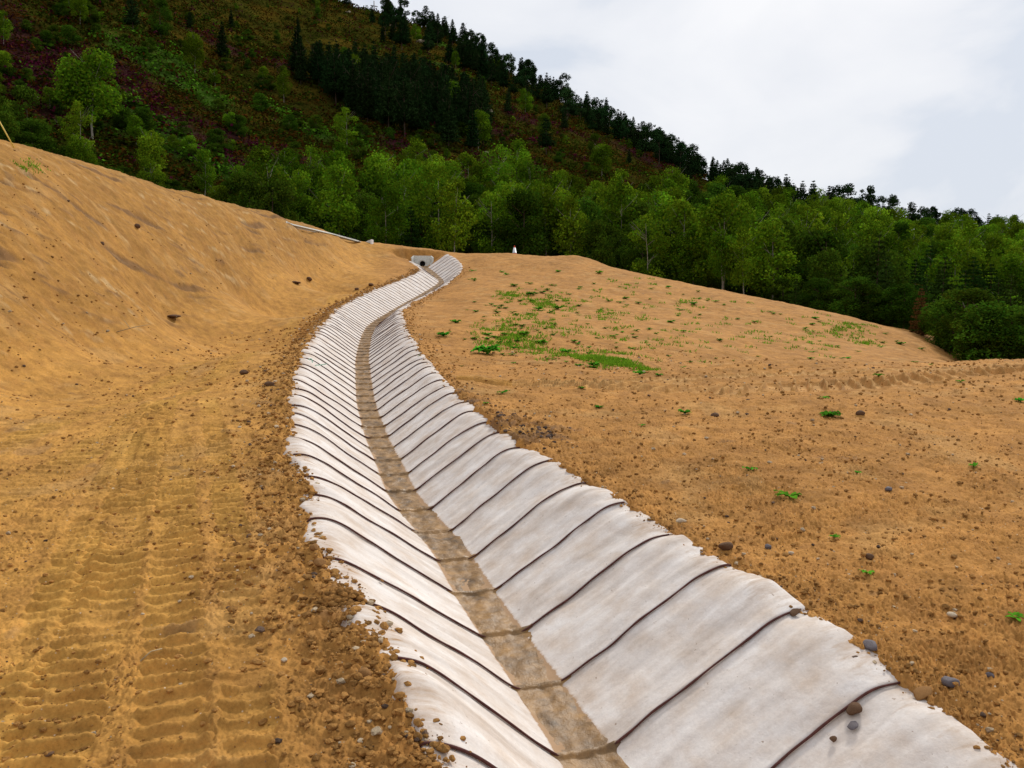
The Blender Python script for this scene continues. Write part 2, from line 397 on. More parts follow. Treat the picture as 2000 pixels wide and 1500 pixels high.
for (px, py, d, dn) in [(-300, 185, 19.5, .4), (0, 281, 25, .5), (200, 335, 32, .6), (350, 385, 38, .6), (500, 424, 46, .5), (620, 452, 55, .3), (700, 473, 62, .3), (800, 482, 64.5, .4),
                    (900, 495, 64, .6), (1005, 499, 65, .6), (1140, 511, 60, .8), (1300, 545, 55, .9), (1450, 575, 50.5, .9), (1600, 606, 46, 1.), (1750, 645, 41, 1.2), (1875, 709, 36, 1.2)]:
    p = at(px, py, d); u_ = (-.96, .29) if px <= 700 else ((0, 1) if px < 1200 else ((.7, .7) if px < 1700 else (.97, .22)))
    GP.append(p + np.array([6 * u_[0], 6 * u_[1], -dn])); GP.append(p + np.array([18 * u_[0], 18 * u_[1], -dn * 3 - .6]))
GT = TPS(GP, 3e-4)
HUM = at(1135, 508, 59.5)
TRK = []                          # machine tracks: polyline, half width, pitch, amplitude
def track(px, hw, pitch, amp, k=3320.0):
    p = np.array([at(a, b_, k / (b_ - 500.0))[:2] for a, b_ in px]); p = catmull(p, 12)
    sg = np.concatenate([[0], np.cumsum(np.linalg.norm(np.diff(p, axis=0), axis=1))]); TRK.append((p, sg, hw, pitch, amp))
track([(40, 1560), (120, 1380), (190, 1200), (232, 1060), (262, 950), (290, 860), (318, 790)], .21, .145, .060)
track([(330, 1560), (335, 1380), (340, 1230), (345, 1080), (345, 960), (345, 860)], .17, .145, .054)
track([(470, 1560), (485, 1380), (470, 1200), (455, 1060), (440, 960), (425, 880), (410, 800)], .13, .145, .048)
track([(-90, 1560), (0, 1400), (70, 1270), (120, 1150), (160, 1050), (200, 960), (240, 880)], .15, .145, .045)
track([(-330, 1250), (-150, 1080), (0, 960), (150, 880), (300, 790), (420, 720), (520, 670), (600, 625), (660, 590), (700, 571)], .26, .18, .045)
track([(-330, 1020), (-100, 900), (80, 820), (250, 750), (400, 690), (520, 640), (600, 603), (650, 582)], .26, .18, .035)
track([(1000, 745), (1200, 762), (1400, 772), (1600, 772), (1800, 762), (2000, 748), (2200, 735)], .36, .26, .15, 3450.)
track([(1250, 752), (1500, 745), (1750, 742), (1950, 728)], .14, .24, .07, 3450.)
def track_h(x, y):
    h = np.zeros_like(x); m = np.zeros_like(x); near = np.nonzero((y < 50) & (y > -1) & (np.abs(x) < 22))[0]
    for ti, (p, sg, hw, pitch, amp) in enumerate(TRK):
        lo = p.min(0) - 1; hi = p.max(0) + 1
        q = near[(x[near] > lo[0]) & (x[near] < hi[0]) & (y[near] > lo[1]) & (y[near] < hi[1])]
        if not len(q): continue
        best = np.full(len(q), 1e9); sv = np.zeros(len(q)); tv = np.zeros(len(q))
        for i in range(len(p) - 1):
            d = p[i + 1] - p[i]; L = np.hypot(*d); d = d / L
            ax = (x[q] - p[i, 0]) * d[0] + (y[q] - p[i, 1]) * d[1]; ac = np.clip(ax, 0, L)
            dx = x[q] - p[i, 0] - d[0] * ac; dy = y[q] - p[i, 1] - d[1] * ac; dd = dx * dx + dy * dy
            u = dd < best; best[u] = dd[u]; sv[u] = (sg[i] + ac)[u]; tv[u] = (dx * d[1] - dy * d[0])[u]
        wob = 0.015 * perlin(sv * 2.5, tv * 3, 40 + ti)
        fade = 0.45 + 0.55 * sstep(-0.4, 0.1, perlin(x[q] * 1.1, y[q] * 1.1, 50 + ti))
        ins = 1 - sstep(hw * .82, hw * 1.08, np.abs(tv) + 0.03 * perlin(x[q] * 7, y[q] * 7, 55))
        ph = (sv + wob + (0.45 * tv if ti >= 6 else 0.08 * tv)) / pitch
        fr = ph - np.floor(ph)
        ridge = np.exp(-np.abs((fr - .5) / .15) ** 3) * (0.85 + 0.45 * perlin(sv * 5, tv * 6, 60 + ti))
        h[q] += ins * fade * (amp * (ridge - .35)) + 0.012 * np.exp(-((np.abs(tv) - hw * 1.15) / .05) ** 2)
        m[q] = np.maximum(m[q], ins * fade * (0.6 + 0.4 * (1 - ridge)))
    return h, m
RUBBLE = [at(*P_(960, 828))[:2], at(*P_(875, 765))[:2], at(*P_(905, 785))[:2], at(*P_(1040, 848))[:2]]
def ground_full(x, y, detail=True):
    sh = np.shape(x); x = np.asarray(x, float).ravel(); y = np.asarray(y, float).ravel()
    z = GT(x, y); r = np.hypot(x, y)
    S, T, D = st_of(x, y)
    _, _, fz, rl, hl, rr, hr, w, _, _ = chan(np.clip(S, 0, LEN))
    a = np.abs(T); run = np.where(T < 0, rl, rr); rise = np.where(T < 0, hl, hr)
    out = a - (w + run)                                  # distance outside the crest
    inL = sstep(-1.5, 0, S) * (1 - sstep(LEN + .7, LEN + 1.3, S))
    near = np.exp(-(np.clip(out, 0, None) / 1.1) ** 2) * (D < 6) * inL
    z = z + (fz + rise - 0.035 - z) * near
    und = np.zeros_like(z)
    if detail:
        fr = np.clip(r / 5, 0, 1)
        far = sstep(14, 30, r)
        und = 0.05 * fbm(x * .35, y * .35, 3, 1) + 0.022 * fbm(x * 1.7, y * 1.7, 3, 5)
        lump = fbm(x * 7, y * 7, 3, 10, .6); und += 0.015 * lump * (1 - .6 * far)
        cl = np.abs(perlin(x * 16, y * 16, 21)); und += 0.020 * (0.35 - cl) * (1 - far) * (.6 + .5 * perlin(x * 2.1, y * 2.1, 23))
        n2 = perlin(x * 34, y * 34, 22); und += (0.016 * (np.abs(n2) - .2) + .008 * perlin(x * 55, y * 55, 24)) * (1 - sstep(9, 16, r)) * (.5 + .8 * sstep(-.4, .5, perlin(x * 1.7, y * 1.7, 25))) * (1 + .7 * (x > 0))
        # rough loose spoil beside the lining on the left
        sp_l = np.exp(-((out - .22) / .28) ** 2) * (T < 0) * (D < 6)
        und += sp_l * (0.05 + 0.045 * fbm(x * 5, y * 5, 4, 14, .65))
        sp_r = np.exp(-((out - .12) / .22) ** 2) * (T > 0) * (D < 6)
        und += sp_r * (0.018 + 0.028 * fbm(x * 6, y * 6, 4, 16, .65))
        # scraped bank on the left: furrows along the contour
        bank = sstep(0, 2.0, (-x) - (6.3 + 0.135 * np.clip(y, 0, 40))) * (y > 5)
        xr = x * .98 - y * .196; yr = x * .196 + y * .98
        fu = perlin(xr * 1.3, yr * .16, 30) + .6 * perlin(xr * 3.1, yr * .33, 31)
        fs_ = perlin(xr * 4.5, yr * .5, 39) + .6 * perlin(xr * 9, yr * 1.1, 46)
        und += bank * (0.042 * fs_ + 0.022 * fu - 0.10 * sstep(.50, .66, fu) * sstep(-.2, .3, perlin(x * .9, y * .9, 34)) + 0.03 * fbm(x * 2, y * 2, 3, 33))
        # right hand slope beyond the rim: faint scraped lines
        sr = sstep(16, 19, y) * (x > -2)
        fu2 = perlin((x * .8 + y * .6) * 1.2, (-x * .6 + y * .8) * .18, 35)
        und += sr * (0.035 * fu2 + 0.02 * fbm(x * 1.6, y * 1.6, 3, 36))
        yl = 14.25 + .34 * (x - 3.2) ; rm = sstep(1.5, 5, x)
        und += rm * (.20 * np.exp(-((y - yl - .6) / .8) ** 2) - .30 * np.exp(-((y - yl - 3.4) / 1.4) ** 2))
        und += .36 * np.exp(-((x - HUM[0]) / 1.5) ** 2 - ((y - HUM[1]) / 1.6) ** 2)
        for p in RUBBLE:
            und += 0.05 * np.exp(-(((x - p[0]) / .5) ** 2 + ((y - p[1]) / .6) ** 2)) * (1 + fbm(x * 6, y * 6, 3, 44))
        th, tm = track_h(x, y)
        ofc = sstep(0.05, .35, np.where(D < 6, out, 9))
        und = und * (1 - .55 * tm) + th * ofc
    # carve the trench under the lining
    edge = w + run + 0.10 + 0.055 * perlin(S * 2.3, np.sign(T) * 3 + 0 * S, 70) + 0.04 * fbm(x * 9, y * 9, 3, 71)
    lin = fz + prof(T, rl, hl, rr, hr, w)
    A = sstep(-.05, .05, a - edge)
    A = np.where((D < 6), A, 1.0); A = 1 - (1 - A) * inL
    z = (z + und) * A + (lin - .10) * (1 - A)
    return z.reshape(sh)
def hit_ground(px, py, d0=2.5, d1=75):
    d = np.exp(np.linspace(math.log(d0), math.log(d1), 420))
    P = np.array([at(px, py, q) for q in d]); g = ground_full(P[:, 0], P[:, 1])
    k = np.nonzero(P[:, 2] < g)[0]
    i = k[0] if len(k) else len(d) - 1
    x, y = P[i, :2]; return np.array([x, y, float(ground_full(np.array([x]), np.array([y]))[0])])

th_f = np.radians(np.linspace(-37, 37, 1200)); th_c = np.radians(np.linspace(37, 323, 150)[1:-1])
th = np.concatenate([th_f, th_c]); NR = 1450
rr_ = np.concatenate([[0.15, .5, .9, 1.3, 1.7, 2.0], np.exp(np.linspace(math.log(2.2), math.log(100), NR))])
X = rr_[:, None] * np.sin(th)[None]; Y = rr_[:, None] * np.cos(th)[None]
gx, gy = X.ravel(), Y.ravel()
gz = ground_full(gx, gy)
# earth colour
S, T, D = st_of(gx, gy)
_, _, _, rl, hl, rr, hr, w, _, _ = chan(np.clip(S, 0, LEN))
out = np.abs(T) - (w + np.where(T < 0, rl, rr))
c_l = np.array([.48, .240, .056]); c_r = np.array([.43, .205, .054]); c_b = c_l
side = sstep(-1.5, 1.5, gx + .15 * gy + .5)[:, None]
col = c_l * (1 - side) + c_r * side
n = fbm(gx * .5, gy * .5, 4, 80)[:, None]
col = col * (1 + .16 * n)
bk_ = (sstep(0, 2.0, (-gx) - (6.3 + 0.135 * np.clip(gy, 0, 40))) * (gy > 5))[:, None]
col = col * (1 - .24 * bk_)  # bank shading put into the colour: soil darkened over the whole left bank
mo = sstep(-.1, .5, fbm(gx * 2.6, gy * 2.6, 4, 96))[:, None] * .30
col = col * (1 - mo) + np.array([.31, .140, .040]) * mo
pale = sstep(.25, .7, fbm(gx * .9, gy * .9, 4, 84))[:, None] * .35
col = col * (1 - pale) + np.array([.50, .29, .105]) * pale
_, tm = track_h(gx, gy)
yel = (tm * (gx < 0) * (0.35 + .65 * sstep(-.3, .3, perlin(gx * .8, gy * .8, 86))))[:, None] * .75
col = col * (1 - yel) + np.array([.54, .29, .065]) * yel
yr_ = (tm * (gx > 0))[:, None] * .65
col = col * (1 - yr_) + np.array([.60, .36, .14]) * yr_
# darker loose earth close to the lining on the left
dk = (np.exp(-((out - .25) / .35) ** 2) * (D < 6) * (T < 0))[:, None] * .22
col = col * (1 - dk) + np.array([.25, .115, .035]) * dk
for k, p in enumerate(RUBBLE):
    q = np.exp(-(((gx - p[0]) / .45) ** 2 + ((gy - p[1]) / .50) ** 2)) + .5 * fbm(gx * 3, gy * 3, 4, 90)
    q = sstep(.55, .85, q)[:, None] * .55
    col = col * (1 - q) + np.array([.085, .055, .042]) * q
gr = sstep(.78, .95, fbm(gx * 1.3, gy * 1.3, 4, 93))[:, None] * .25
col = col * (1 - gr) + np.array([.13, .10, .085]) * gr
# bank streaks: pale scraped rock, plus crevice shade painted dark along the furrows
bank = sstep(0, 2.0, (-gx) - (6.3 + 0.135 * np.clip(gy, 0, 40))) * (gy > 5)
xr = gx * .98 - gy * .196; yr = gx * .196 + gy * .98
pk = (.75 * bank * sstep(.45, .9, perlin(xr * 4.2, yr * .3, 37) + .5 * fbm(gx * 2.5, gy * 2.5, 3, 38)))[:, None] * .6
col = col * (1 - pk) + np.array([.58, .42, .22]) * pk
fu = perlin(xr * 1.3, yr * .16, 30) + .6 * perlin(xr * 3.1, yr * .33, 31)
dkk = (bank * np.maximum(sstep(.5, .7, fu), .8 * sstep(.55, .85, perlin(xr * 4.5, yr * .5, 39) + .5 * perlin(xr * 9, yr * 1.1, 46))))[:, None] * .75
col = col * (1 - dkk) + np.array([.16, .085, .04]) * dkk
nr, nc = X.shape
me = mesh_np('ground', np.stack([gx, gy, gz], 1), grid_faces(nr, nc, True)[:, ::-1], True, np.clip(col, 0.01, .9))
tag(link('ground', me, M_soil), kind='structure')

# ------------------------------------------------------------------ hill
COL = [(-900, 60, 52, -700, 300), (-500, 170, 54, -520, 330), (-200, 240, 56, -400, 350), (0, 305, 60, -330, 380), (300, 392, 68, -150, 430), (600, 482, 78, 2, 450), (735, 495, 82, 40, 450), (860, 503, 84, 80, 440),
       (1000, 512, 84, 160, 420), (1150, 522, 80, 238, 400), (1300, 560, 76, 310, 370), (1500, 605, 70, 400, 330), (1700, 665, 64, 440, 300), (1850, 735, 60, 464, 300),
       (2000, 790, 58, 474, 300), (2300, 860, 58, 480, 300), (2800, 900, 58, 480, 300)]
HP = []
for px, fy, fd, sy, sd_ in COL:
    a_, z_ = at(px, fy, fd), at(px, sy, sd_)
    HP += [a_, z_, a_ * .55 + z_ * .45, a_ * .8 + z_ * .2, a_ * np.array([.72, .6, 0]) + np.array([0, 0, a_[2] - 7])]
    q = z_ * 1.25; q[2] = z_[2] + 6; HP.append(q); q = z_ * 1.6; q[2] = z_[2] - 25; HP.append(q)
HT = TPS(HP, 1e-3, 100.)
SKT = np.interp([c_[0] for c_ in COL], [-900, -500, -200, 0, 300, 600, 735, 860, 1000, 1150, 1300, 1500, 1700, 1850, 2000, 2300, 2800], [c_[3] for c_ in COL]) + 5.0
ADJ = np.zeros(len(COL))
for it in range(4):                # settle the ridge so that the skyline of the bare hill follows the surveyed heights
    for i, c_ in enumerate(COL):
        if c_[0] < 500: continue
        dq = np.linspace(c_[4] * .5, c_[4] * 1.5, 60); yy_ = np.array([(at(c_[0], 400, q)) for q in dq]); hz = HT(yy_[:, 0], yy_[:, 1]); pj = (640 - (hz - CZ) / dq * F).min()
        ADJ[i] += (SKT[i] - pj) * c_[4] / F
    HP = []
    for i, (px, fy, fd, sy, sd_) in enumerate(COL):
        a_, z_ = at(px, fy, fd), at(px, sy, sd_); z_[2] -= ADJ[i]
        HP += [a_, z_, a_ * .55 + z_ * .45, a_ * .8 + z_ * .2, a_ * np.array([.72, .6, 0]) + np.array([0, 0, a_[2] - 7])]
        q = z_ * 1.25; q[2] = z_[2] + 3; HP.append(q); q = z_ * 1.6; q[2] = z_[2] - 25; HP.append(q)
    HT = TPS(HP, 1e-3, 100.)
def hill_z(x, y): return HT(x, y) + 1.6 * fbm(x * .03, y * .03, 3, 101) + .5 * fbm(x * .12, y * .12, 3, 104)
def hit_hill(px, py, d0=62, d1=600):
    d = np.linspace(d0, d1, 700); P = np.array([at(px, py, q) for q in d]); g = hill_z(P[:, 0], P[:, 1])
    k = np.nonzero(P[:, 2] < g)[0]; i = k[0] if len(k) else len(d) - 1
    return np.array([P[i, 0], P[i, 1], g[i]])
def base_z(x, y):
    x = np.atleast_1d(x); y = np.atleast_1d(y)
    return float(max(hill_z(x, y)[0], GT(x, y)[0] if y[0] < 90 else -99))
def on_screen(x, y, z):
    """pixel of a point, used only to lay out and count what stands in view"""
    dz = z - CZ; f = y * cp - dz * sp; v = y * sp + dz * cp
    return 1000 + F * x / f, 750 - F * v / f
hx = np.linspace(-420, 420, 300); hy = np.concatenate([np.linspace(34, 160, 90), np.linspace(160, 760, 170)[1:]])
HX, HY = np.meshgrid(hx, hy); HZ = hill_z(HX.ravel(), HY.ravel())
def seg_mask(poly, wd, x, y):
    """1 near a polyline traced over the slope; (px, py) pairs are dropped on to the hill"""
    p = np.array([hit_hill(a, b_)[:2] for a, b_ in poly]); m = np.zeros_like(x)
    for i in range(len(p) - 1):
        d = p[i + 1] - p[i]; L2 = (d ** 2).sum() + 1e-9
        t = np.clip(((x - p[i, 0]) * d[0] + (y - p[i, 1]) * d[1]) / L2, 0, 1)
        m = np.maximum(m, np.exp(-(((x - p[i, 0] - d[0] * t) ** 2 + (y - p[i, 1] - d[1] * t) ** 2) / wd ** 2)))
    return m
HEATH = [([(0, 60), (110, 130), (60, 190), (0, 160)], 9), ([(130, 110), (250, 190), (330, 240), (400, 300), (480, 340)], 5.5), ([(230, 140), (300, 210)], 5),
         ([(420, 250), (560, 300)], 4), ([(940, 250), (1010, 270), (1100, 300)], 5), ([(760, 270), (880, 330), (940, 345)], 4), ([(960, 310), (1040, 350)], 3.5),
         ([(380, 60), (560, 130)], 8), ([(1240, 300), (1400, 365)], 10), ([(1000, 225), (1150, 270)], 7)]
FERN = [([(240, 100), (290, 130), (350, 160), (400, 190)], 4.5), ([(320, 100), (350, 120)], 5), ([(215, 195), (290, 240), (370, 290), (420, 310)], 4), ([(540, 215), (620, 265)], 4.5), ([(230, 220), (300, 270)], 4),
        ([(950, 283), (1010, 310), (1060, 340)], 2.2), ([(690, 250), (720, 300)], 3), ([(860, 130), (900, 145)], 5), ([(430, 330), (480, 350)], 4), ([(860, 85), (900, 110)], 7), ([(560, 330), (620, 350)], 3)]
def veg(x, y):
    nh = fbm(x * .09, y * .09, 4, 110); nf = fbm(x * .12, y * .12, 4, 115)
    mh = np.zeros_like(x); mf = np.zeros_like(x)
    for p, wd in HEATH: mh = np.maximum(mh, seg_mask(p, wd, x, y))
    for p, wd in FERN: mf = np.maximum(mf, seg_mask(p, wd, x, y))
    mh = sstep(.35, .8, mh + .45 * nh); mf = sstep(.35, .75, mf + .5 * nf)
    return mh, mf, nh, nf
mh, mf, nh, nf = veg(HX.ravel(), HY.ravel())
hc = np.array([.044, .042, .006]) * (1 + .3 * nh[:, None]) + np.array([.040, .012, .001]) * sstep(0, .5, nf)[:, None]
hc = hc * (1 - .8 * mh[:, None]) + np.array([.042, .010, .018]) * .8 * mh[:, None]
hc = hc * (1 - .8 * mf[:, None]) + np.array([.05, .11, .015]) * .8 * mf[:, None]
me = mesh_np('hill', np.stack([HX.ravel(), HY.ravel(), HZ], 1), grid_faces(*HX.shape), True, np.clip(hc, .003, .5))
tag(link('hill', me, M_hill), kind='structure')
pl = box(-3000, 3000, -3000, 3000, -60, -58)
tag(link('terrain', mesh_np('terrain', *pl, smooth=False, col=np.tile([.05, .06, .02], (8, 1))), M_hill), kind='structure')

# scrub on the slope: heather, bracken, low gorse
def quads_cloud(cen, nrm_bias, size, asp=1.0, rg=rng):
    """one rhombic leaf per centre, random orientation"""
    n = len(cen); a = rg.normal(size=(n, 3)) + nrm_bias; a /= np.linalg.norm(a, axis=1)[:, None]
    b_ = rg.normal(size=(n, 3)); u = np.cross(a, b_); u /= np.linalg.norm(u, axis=1)[:, None] + 1e-9; v = np.cross(a, u)
    s = np.broadcast_to(size, (n,))[:, None] * .5
    q = np.stack([cen - u * s, cen - v * s * asp, cen + u * s, cen + v * s * asp], 1)
    return q.reshape(-1, 3), np.arange(4 * n).reshape(-1, 4)
def scatter_hill(n, seed):
    rg = np.random.default_rng(seed)
    u = rg.uniform(-.68, .42, n * 3); d = 62 * np.exp(rg.uniform(0, math.log(470 / 62), n * 3))
    x, y = u * d, d; z = hill_z(x, y)
    px, py = on_screen(x, y, z)
    k = (px > -60) & (px < 2060) & (py > -60) & (py < 560)
    return x[k][:n], y[k][:n], z[k][:n], rg
def scrub(name, label, seed, n, pick, sz, nl, colf):
    x, y, z, rg = scatter_hill(n, seed); mh, mf, nh, nf = veg(x, y); k = pick(mh, mf, nh, nf, rg)
    x, y, z = x[k], y[k], z[k]; nh = nh[k]; m = len(x)
    s = sz * (0.6 + .9 * rg.random(m)) * (0.75 + y / 260)
    c0 = np.repeat(np.stack([x, y, z], 1), nl, 0); sr = np.repeat(s, nl)
    off = rg.normal(size=(m * nl, 3)) * np.array([.42, .42, .22]); off[:, 2] = np.abs(off[:, 2]) + .1
    v, f = quads_cloud(c0 + off * sr[:, None], np.array([0, -.3, 1.6]), sr * .34, .8, rg)
    cc = np.repeat(colf(m, rg, nh), nl, 0) * (.65 + .45 * rg.random((m * nl, 1))); cc = np.repeat(cc, 4, 0)
    tag(link(name, mesh_np(name, v, f, False, cc), M_heath), label, name.replace('_', ' '), kind='stuff')
A3 = np.array
scrub('heather', 'low purple and rust brown heather over the open hillside', 201, 26000, lambda mh, mf, nh, nf, r: (r.random(len(mh)) < .12 + .8 * mh), .9, 10,
      lambda m, r, nh: np.where(r.random((m, 1)) < .55, A3([.070, .008, .024]), A3([.085, .030, .005])) * (.7 + .5 * r.random((m, 1))))
scrub('bracken', 'bright green bracken in streaks down the open hillside', 202, 30000, lambda mh, mf, nh, nf, r: (r.random(len(mh)) < .03 + .9 * mf), .9, 10,
      lambda m, r, nh: A3([.075, .185, .010]) * (.6 + .6 * r.random((m, 1))))
scrub('undergrowth', 'dark olive gorse and rough grass covering the hillside', 203, 42000, lambda mh, mf, nh, nf, r: (r.random(len(mh)) < .95 - .7 * mh - .7 * mf), .9, 9,
      lambda m, r, nh: np.where(r.random((m, 1)) < .62, A3([.036, .052, .004]), A3([.062, .028, .004])) * (.7 + .5 * r.random((m, 1))))

# ------------------------------------------------------------------ tree prototypes
def trunk_mesh(h, r, rg, limbs=5, lean=.03, z0=.35, n=8):
    zz = np.linspace(-.4, h, 9); px = np.cumsum(rg.normal(0, lean, 9)); py = np.cumsum(rg.normal(0, lean, 9)); px -= px[0]; py -= py[0]
    sp_ = np.stack([px, py, zz], 1); parts = [tube(sp_, r * (1.05 - zz.clip(0) / h * .9), n)]
    for i in range(limbs):
        t = rg.uniform(z0, .85); b0 = np.array([np.interp(t * h, zz, px), np.interp(t * h, zz, py), t * h]); an = rg.uniform(0, 2 * PI)
        L = h * .22 * rg.uniform(.6, 1.1); dr = np.array([math.cos(an), math.sin(an), rg.uniform(.5, 1.1)])
        q = np.array([b0 + dr * L * k + np.array([0, 0, .1 * L * k * k]) for k in (0, .35, .7, 1)])
        parts.append(tube(q, r * .38 * np.array([1, .75, .5, .2]), 6))
    return join(parts)
def crown_broad(h, rg, rx=.22, zc=.62, rz=.40, clumps=30, leaves=230, ls=.24, droop=.0, open_=0.0):
    cs, ss, cc = [], [], []
    for i in range(clumps):
        z = rg.uniform(-1, 1); th_ = rg.uniform(0, 2 * PI); k = math.sqrt(1 - z * z * .92) * (rg.uniform(.45, 1.0) ** .6)
        taper = 1.0 - .25 * z
        c0 = np.array([math.cos(th_) * k * rx * h * taper, math.sin(th_) * k * rx * h * taper, zc * h + z * rz * h])
        rad = h * rg.uniform(.055, .13) * (1 - .2 * max(z, 0))
        n = int(leaves * (rad / (h * .09)) ** 2)
        d = rg.normal(size=(n, 3)); d /= np.linalg.norm(d, axis=1)[:, None]
        d[:, 2] = np.where(d[:, 2] < 0, d[:, 2] * (.75 + droop), d[:, 2])
        p = c0 + d * rad * (rg.uniform(.45, 1.1, n) ** .45)[:, None] * np.array([1.08, 1.08, .85])
        cs.append(p); t = rg.uniform(.5, 1.5); cc.append(np.full(n, t)); ss.append(d)
    p = np.vstack(cs); d = np.vstack(ss); t = np.concatenate(cc)
    # stray sprays breaking the outline
    k = rg.random(len(p)) < .22; p[k] += d[k] * h * .05 * rg.random((k.sum(), 1))
    v, f = quads_cloud(p, d * .9 + np.array([0, 0, .3]), ls * rg.uniform(.6, 1.3, len(p)), .65, rg)
    cv = (t * rg.uniform(.7, 1.3, len(p)))[:, None] * np.stack([1 + .15 * rg.normal(size=len(p)), np.ones(len(p)), np.ones(len(p))], 1)
    return v, f, np.repeat(cv, 4, 0)
def crown_conifer(h, rg, R=.21, z0=.1, levels=22, leaves=40, ls=.3, power=.85, gap=.0, jag=.25):
    P, Dn, Tn = [], [], []
    for i in range(levels):
        f_ = (i + rg.uniform(-.3, .3)) / levels; z = h * (z0 + (1 - z0) * f_)
        Rl = h * R * (1 - f_) ** power + h * .012
        if rg.random() < gap: continue
        nb = max(4, int(9 * (1 - f_) + 4)); a0 = rg.uniform(0, 2 * PI)
        for j in range(nb):
            an = a0 + j * 2 * PI / nb + rg.uniform(-.3, .3); L = Rl * rg.uniform(1 - jag, 1 + jag * .6); n = int(leaves * (.35 + .65 * (1 - f_)))
            k = rg.uniform(.08, 1, n) ** .7; dr = np.array([math.cos(an), math.sin(an), 0]); sd2 = np.array([-dr[1], dr[0], 0])
            wv = rg.normal(0, .11, n) * L * (1.15 - k)
            zz = z - .30 * L * k + .26 * L * k * k + rg.normal(0, .035 * L + .02, n)
            P.append(np.outer(k * L, dr) + np.outer(wv, sd2) + np.outer(zz, [0, 0, 1])); Dn.append(np.tile(dr, (n, 1))); Tn.append(np.full(n, rg.uniform(.75, 1.25)))
    p = np.vstack(P); d = np.vstack(Dn); t = np.concatenate(Tn)
    v, f = quads_cloud(p, np.array([0, 0, 1.2]) + d * .4, ls * rg.uniform(.6, 1.2, len(p)), .5, rg)
    return v, f, np.repeat((t * rg.uniform(.65, 1.35, len(p)))[:, None] * np.ones(3), 4, 0)
PROTO = {}
def proto(kind, i, h, cr, tr, mc, mt):
    rg = np.random.default_rng(hash_(kind) + i)
    v, f, c = cr(h, rg); crown = mesh_np(kind + '_crown', v, f, False, c); crown.materials.append(mc)
    tv, tf = tr(h, rg); trunk = mesh_np(kind + '_trunk', tv, tf); trunk.materials.append(mt)
    # a far one as a single mesh
    w_ = np.vstack([v, tv]); ff = np.vstack([f, tf + len(v)]); cc = np.vstack([c, np.ones((len(tv), 3))])
    far = mesh_np(kind, w_, ff, False, cc, fm=[0] * len(f) + [1] * len(tf)); far.materials.append(mc); far.materials.append(mt)
    PROTO.setdefault(kind, []).append((h, crown, trunk, far))
def hash_(s): return sum(ord(ch) * (i + 3) for i, ch in enumerate(s))
for i in range(8):
    proto('birch', i, 9.0, lambda h, g: crown_broad(h, g, (.15, .2, .17, .23, .14, .19, .21, .18)[i], (.62, .58, .64, .6)[i % 4], (.34, .38, .31, .36, .36)[i % 5], (24, 30, 20, 34)[i % 4], 210, .25, .35), lambda h, g: trunk_mesh(h * .93, .085, g, 7, .06), M_birch, M_bark_b)
for i in range(4):
    proto('broadleaf_tree', i, 9.0, lambda h, g: crown_broad(h, g, .24, .55, .38, 34, 210, .26, .1), lambda h, g: trunk_mesh(h * .85, .13, g, 6, .05, .25), M_oak, M_bark_c)
for i in range(4):
    proto('young_pine', i, 8.0, lambda h, g: crown_conifer(h, g, .25, .06, 20, 42, .30, .75, 0, .35), lambda h, g: trunk_mesh(h * .97, .10, g, 0, .015), M_pine, M_bark_c)
for i in range(5):
    proto('dark_conifer', i, 12.0, lambda h, g: crown_conifer(h, g, (.17, .20, .24, .19, .22)[i], (.12, .2, .3, .15, .25)[i], 22, 36, .5, (.8, .7, .5, .9, .6)[i], (.05, .15, .2, 0, .1)[i], .4), lambda h, g: trunk_mesh(h * .98, .15, g, 2, .03), M_dpine, M_bark_c)
for i in range(2):
    proto('dark_pine', i, 11.0, lambda h, g: crown_broad(h, g, .27, .66, .30, 16, 200, .42, 0), lambda h, g: trunk_mesh(h * .85, .16, g, 6, .08), M_dpine, M_bark_c)
PROTO['skyline_conifer'] = list(PROTO['dark_conifer'])
proto('rust_conifer', 0, 6.0, lambda h, g: crown_conifer(h, g, .24, .05, 18, 34, .28, .7, 0, .3), lambda h, g: trunk_mesh(h * .97, .08, g, 0, .01), M_rust, M_bark_c)
NT = 0
def plant_tree(kind, x, y, h, label, group=None, far=False, z=None, var=None, wide=1.0, cat='tree'):
    global NT
    L = PROTO[kind]; H0, crown, trunk, farm = L[rng.integers(len(L)) if var is None else var % len(L)]
    s = h / H0; z = base_z(x, y) if z is None else z; rz = rng.uniform(0, 2 * PI)
    if far: r = link(kind, farm)
    else:
        r = empty(kind); link('crown', crown, parent=r); link('trunk', trunk, parent=r)
    r.location = (x, y, z - .05); r.rotation_euler = (rng.normal(0, .02), rng.normal(0, .02), rz)
    r.scale = (s * wide * rng.uniform(.92, 1.08), s * wide * rng.uniform(.92, 1.08), s)
    tag(r, label, cat, group); NT += 1; return r
TREES = []
def by_pixel(kind, px, base, top, label, wide=1.0, d=None, far=False, var=None):
    p = hit_hill(px, base) if d is None else at(px, base, d)
    h = (base - top) * p[1] / F * 1.0
    TREES.append((p[0], p[1], 3)); return plant_tree(kind, p[0], p[1], h, label, None, far, p[2] if d is None else None, var, wide)
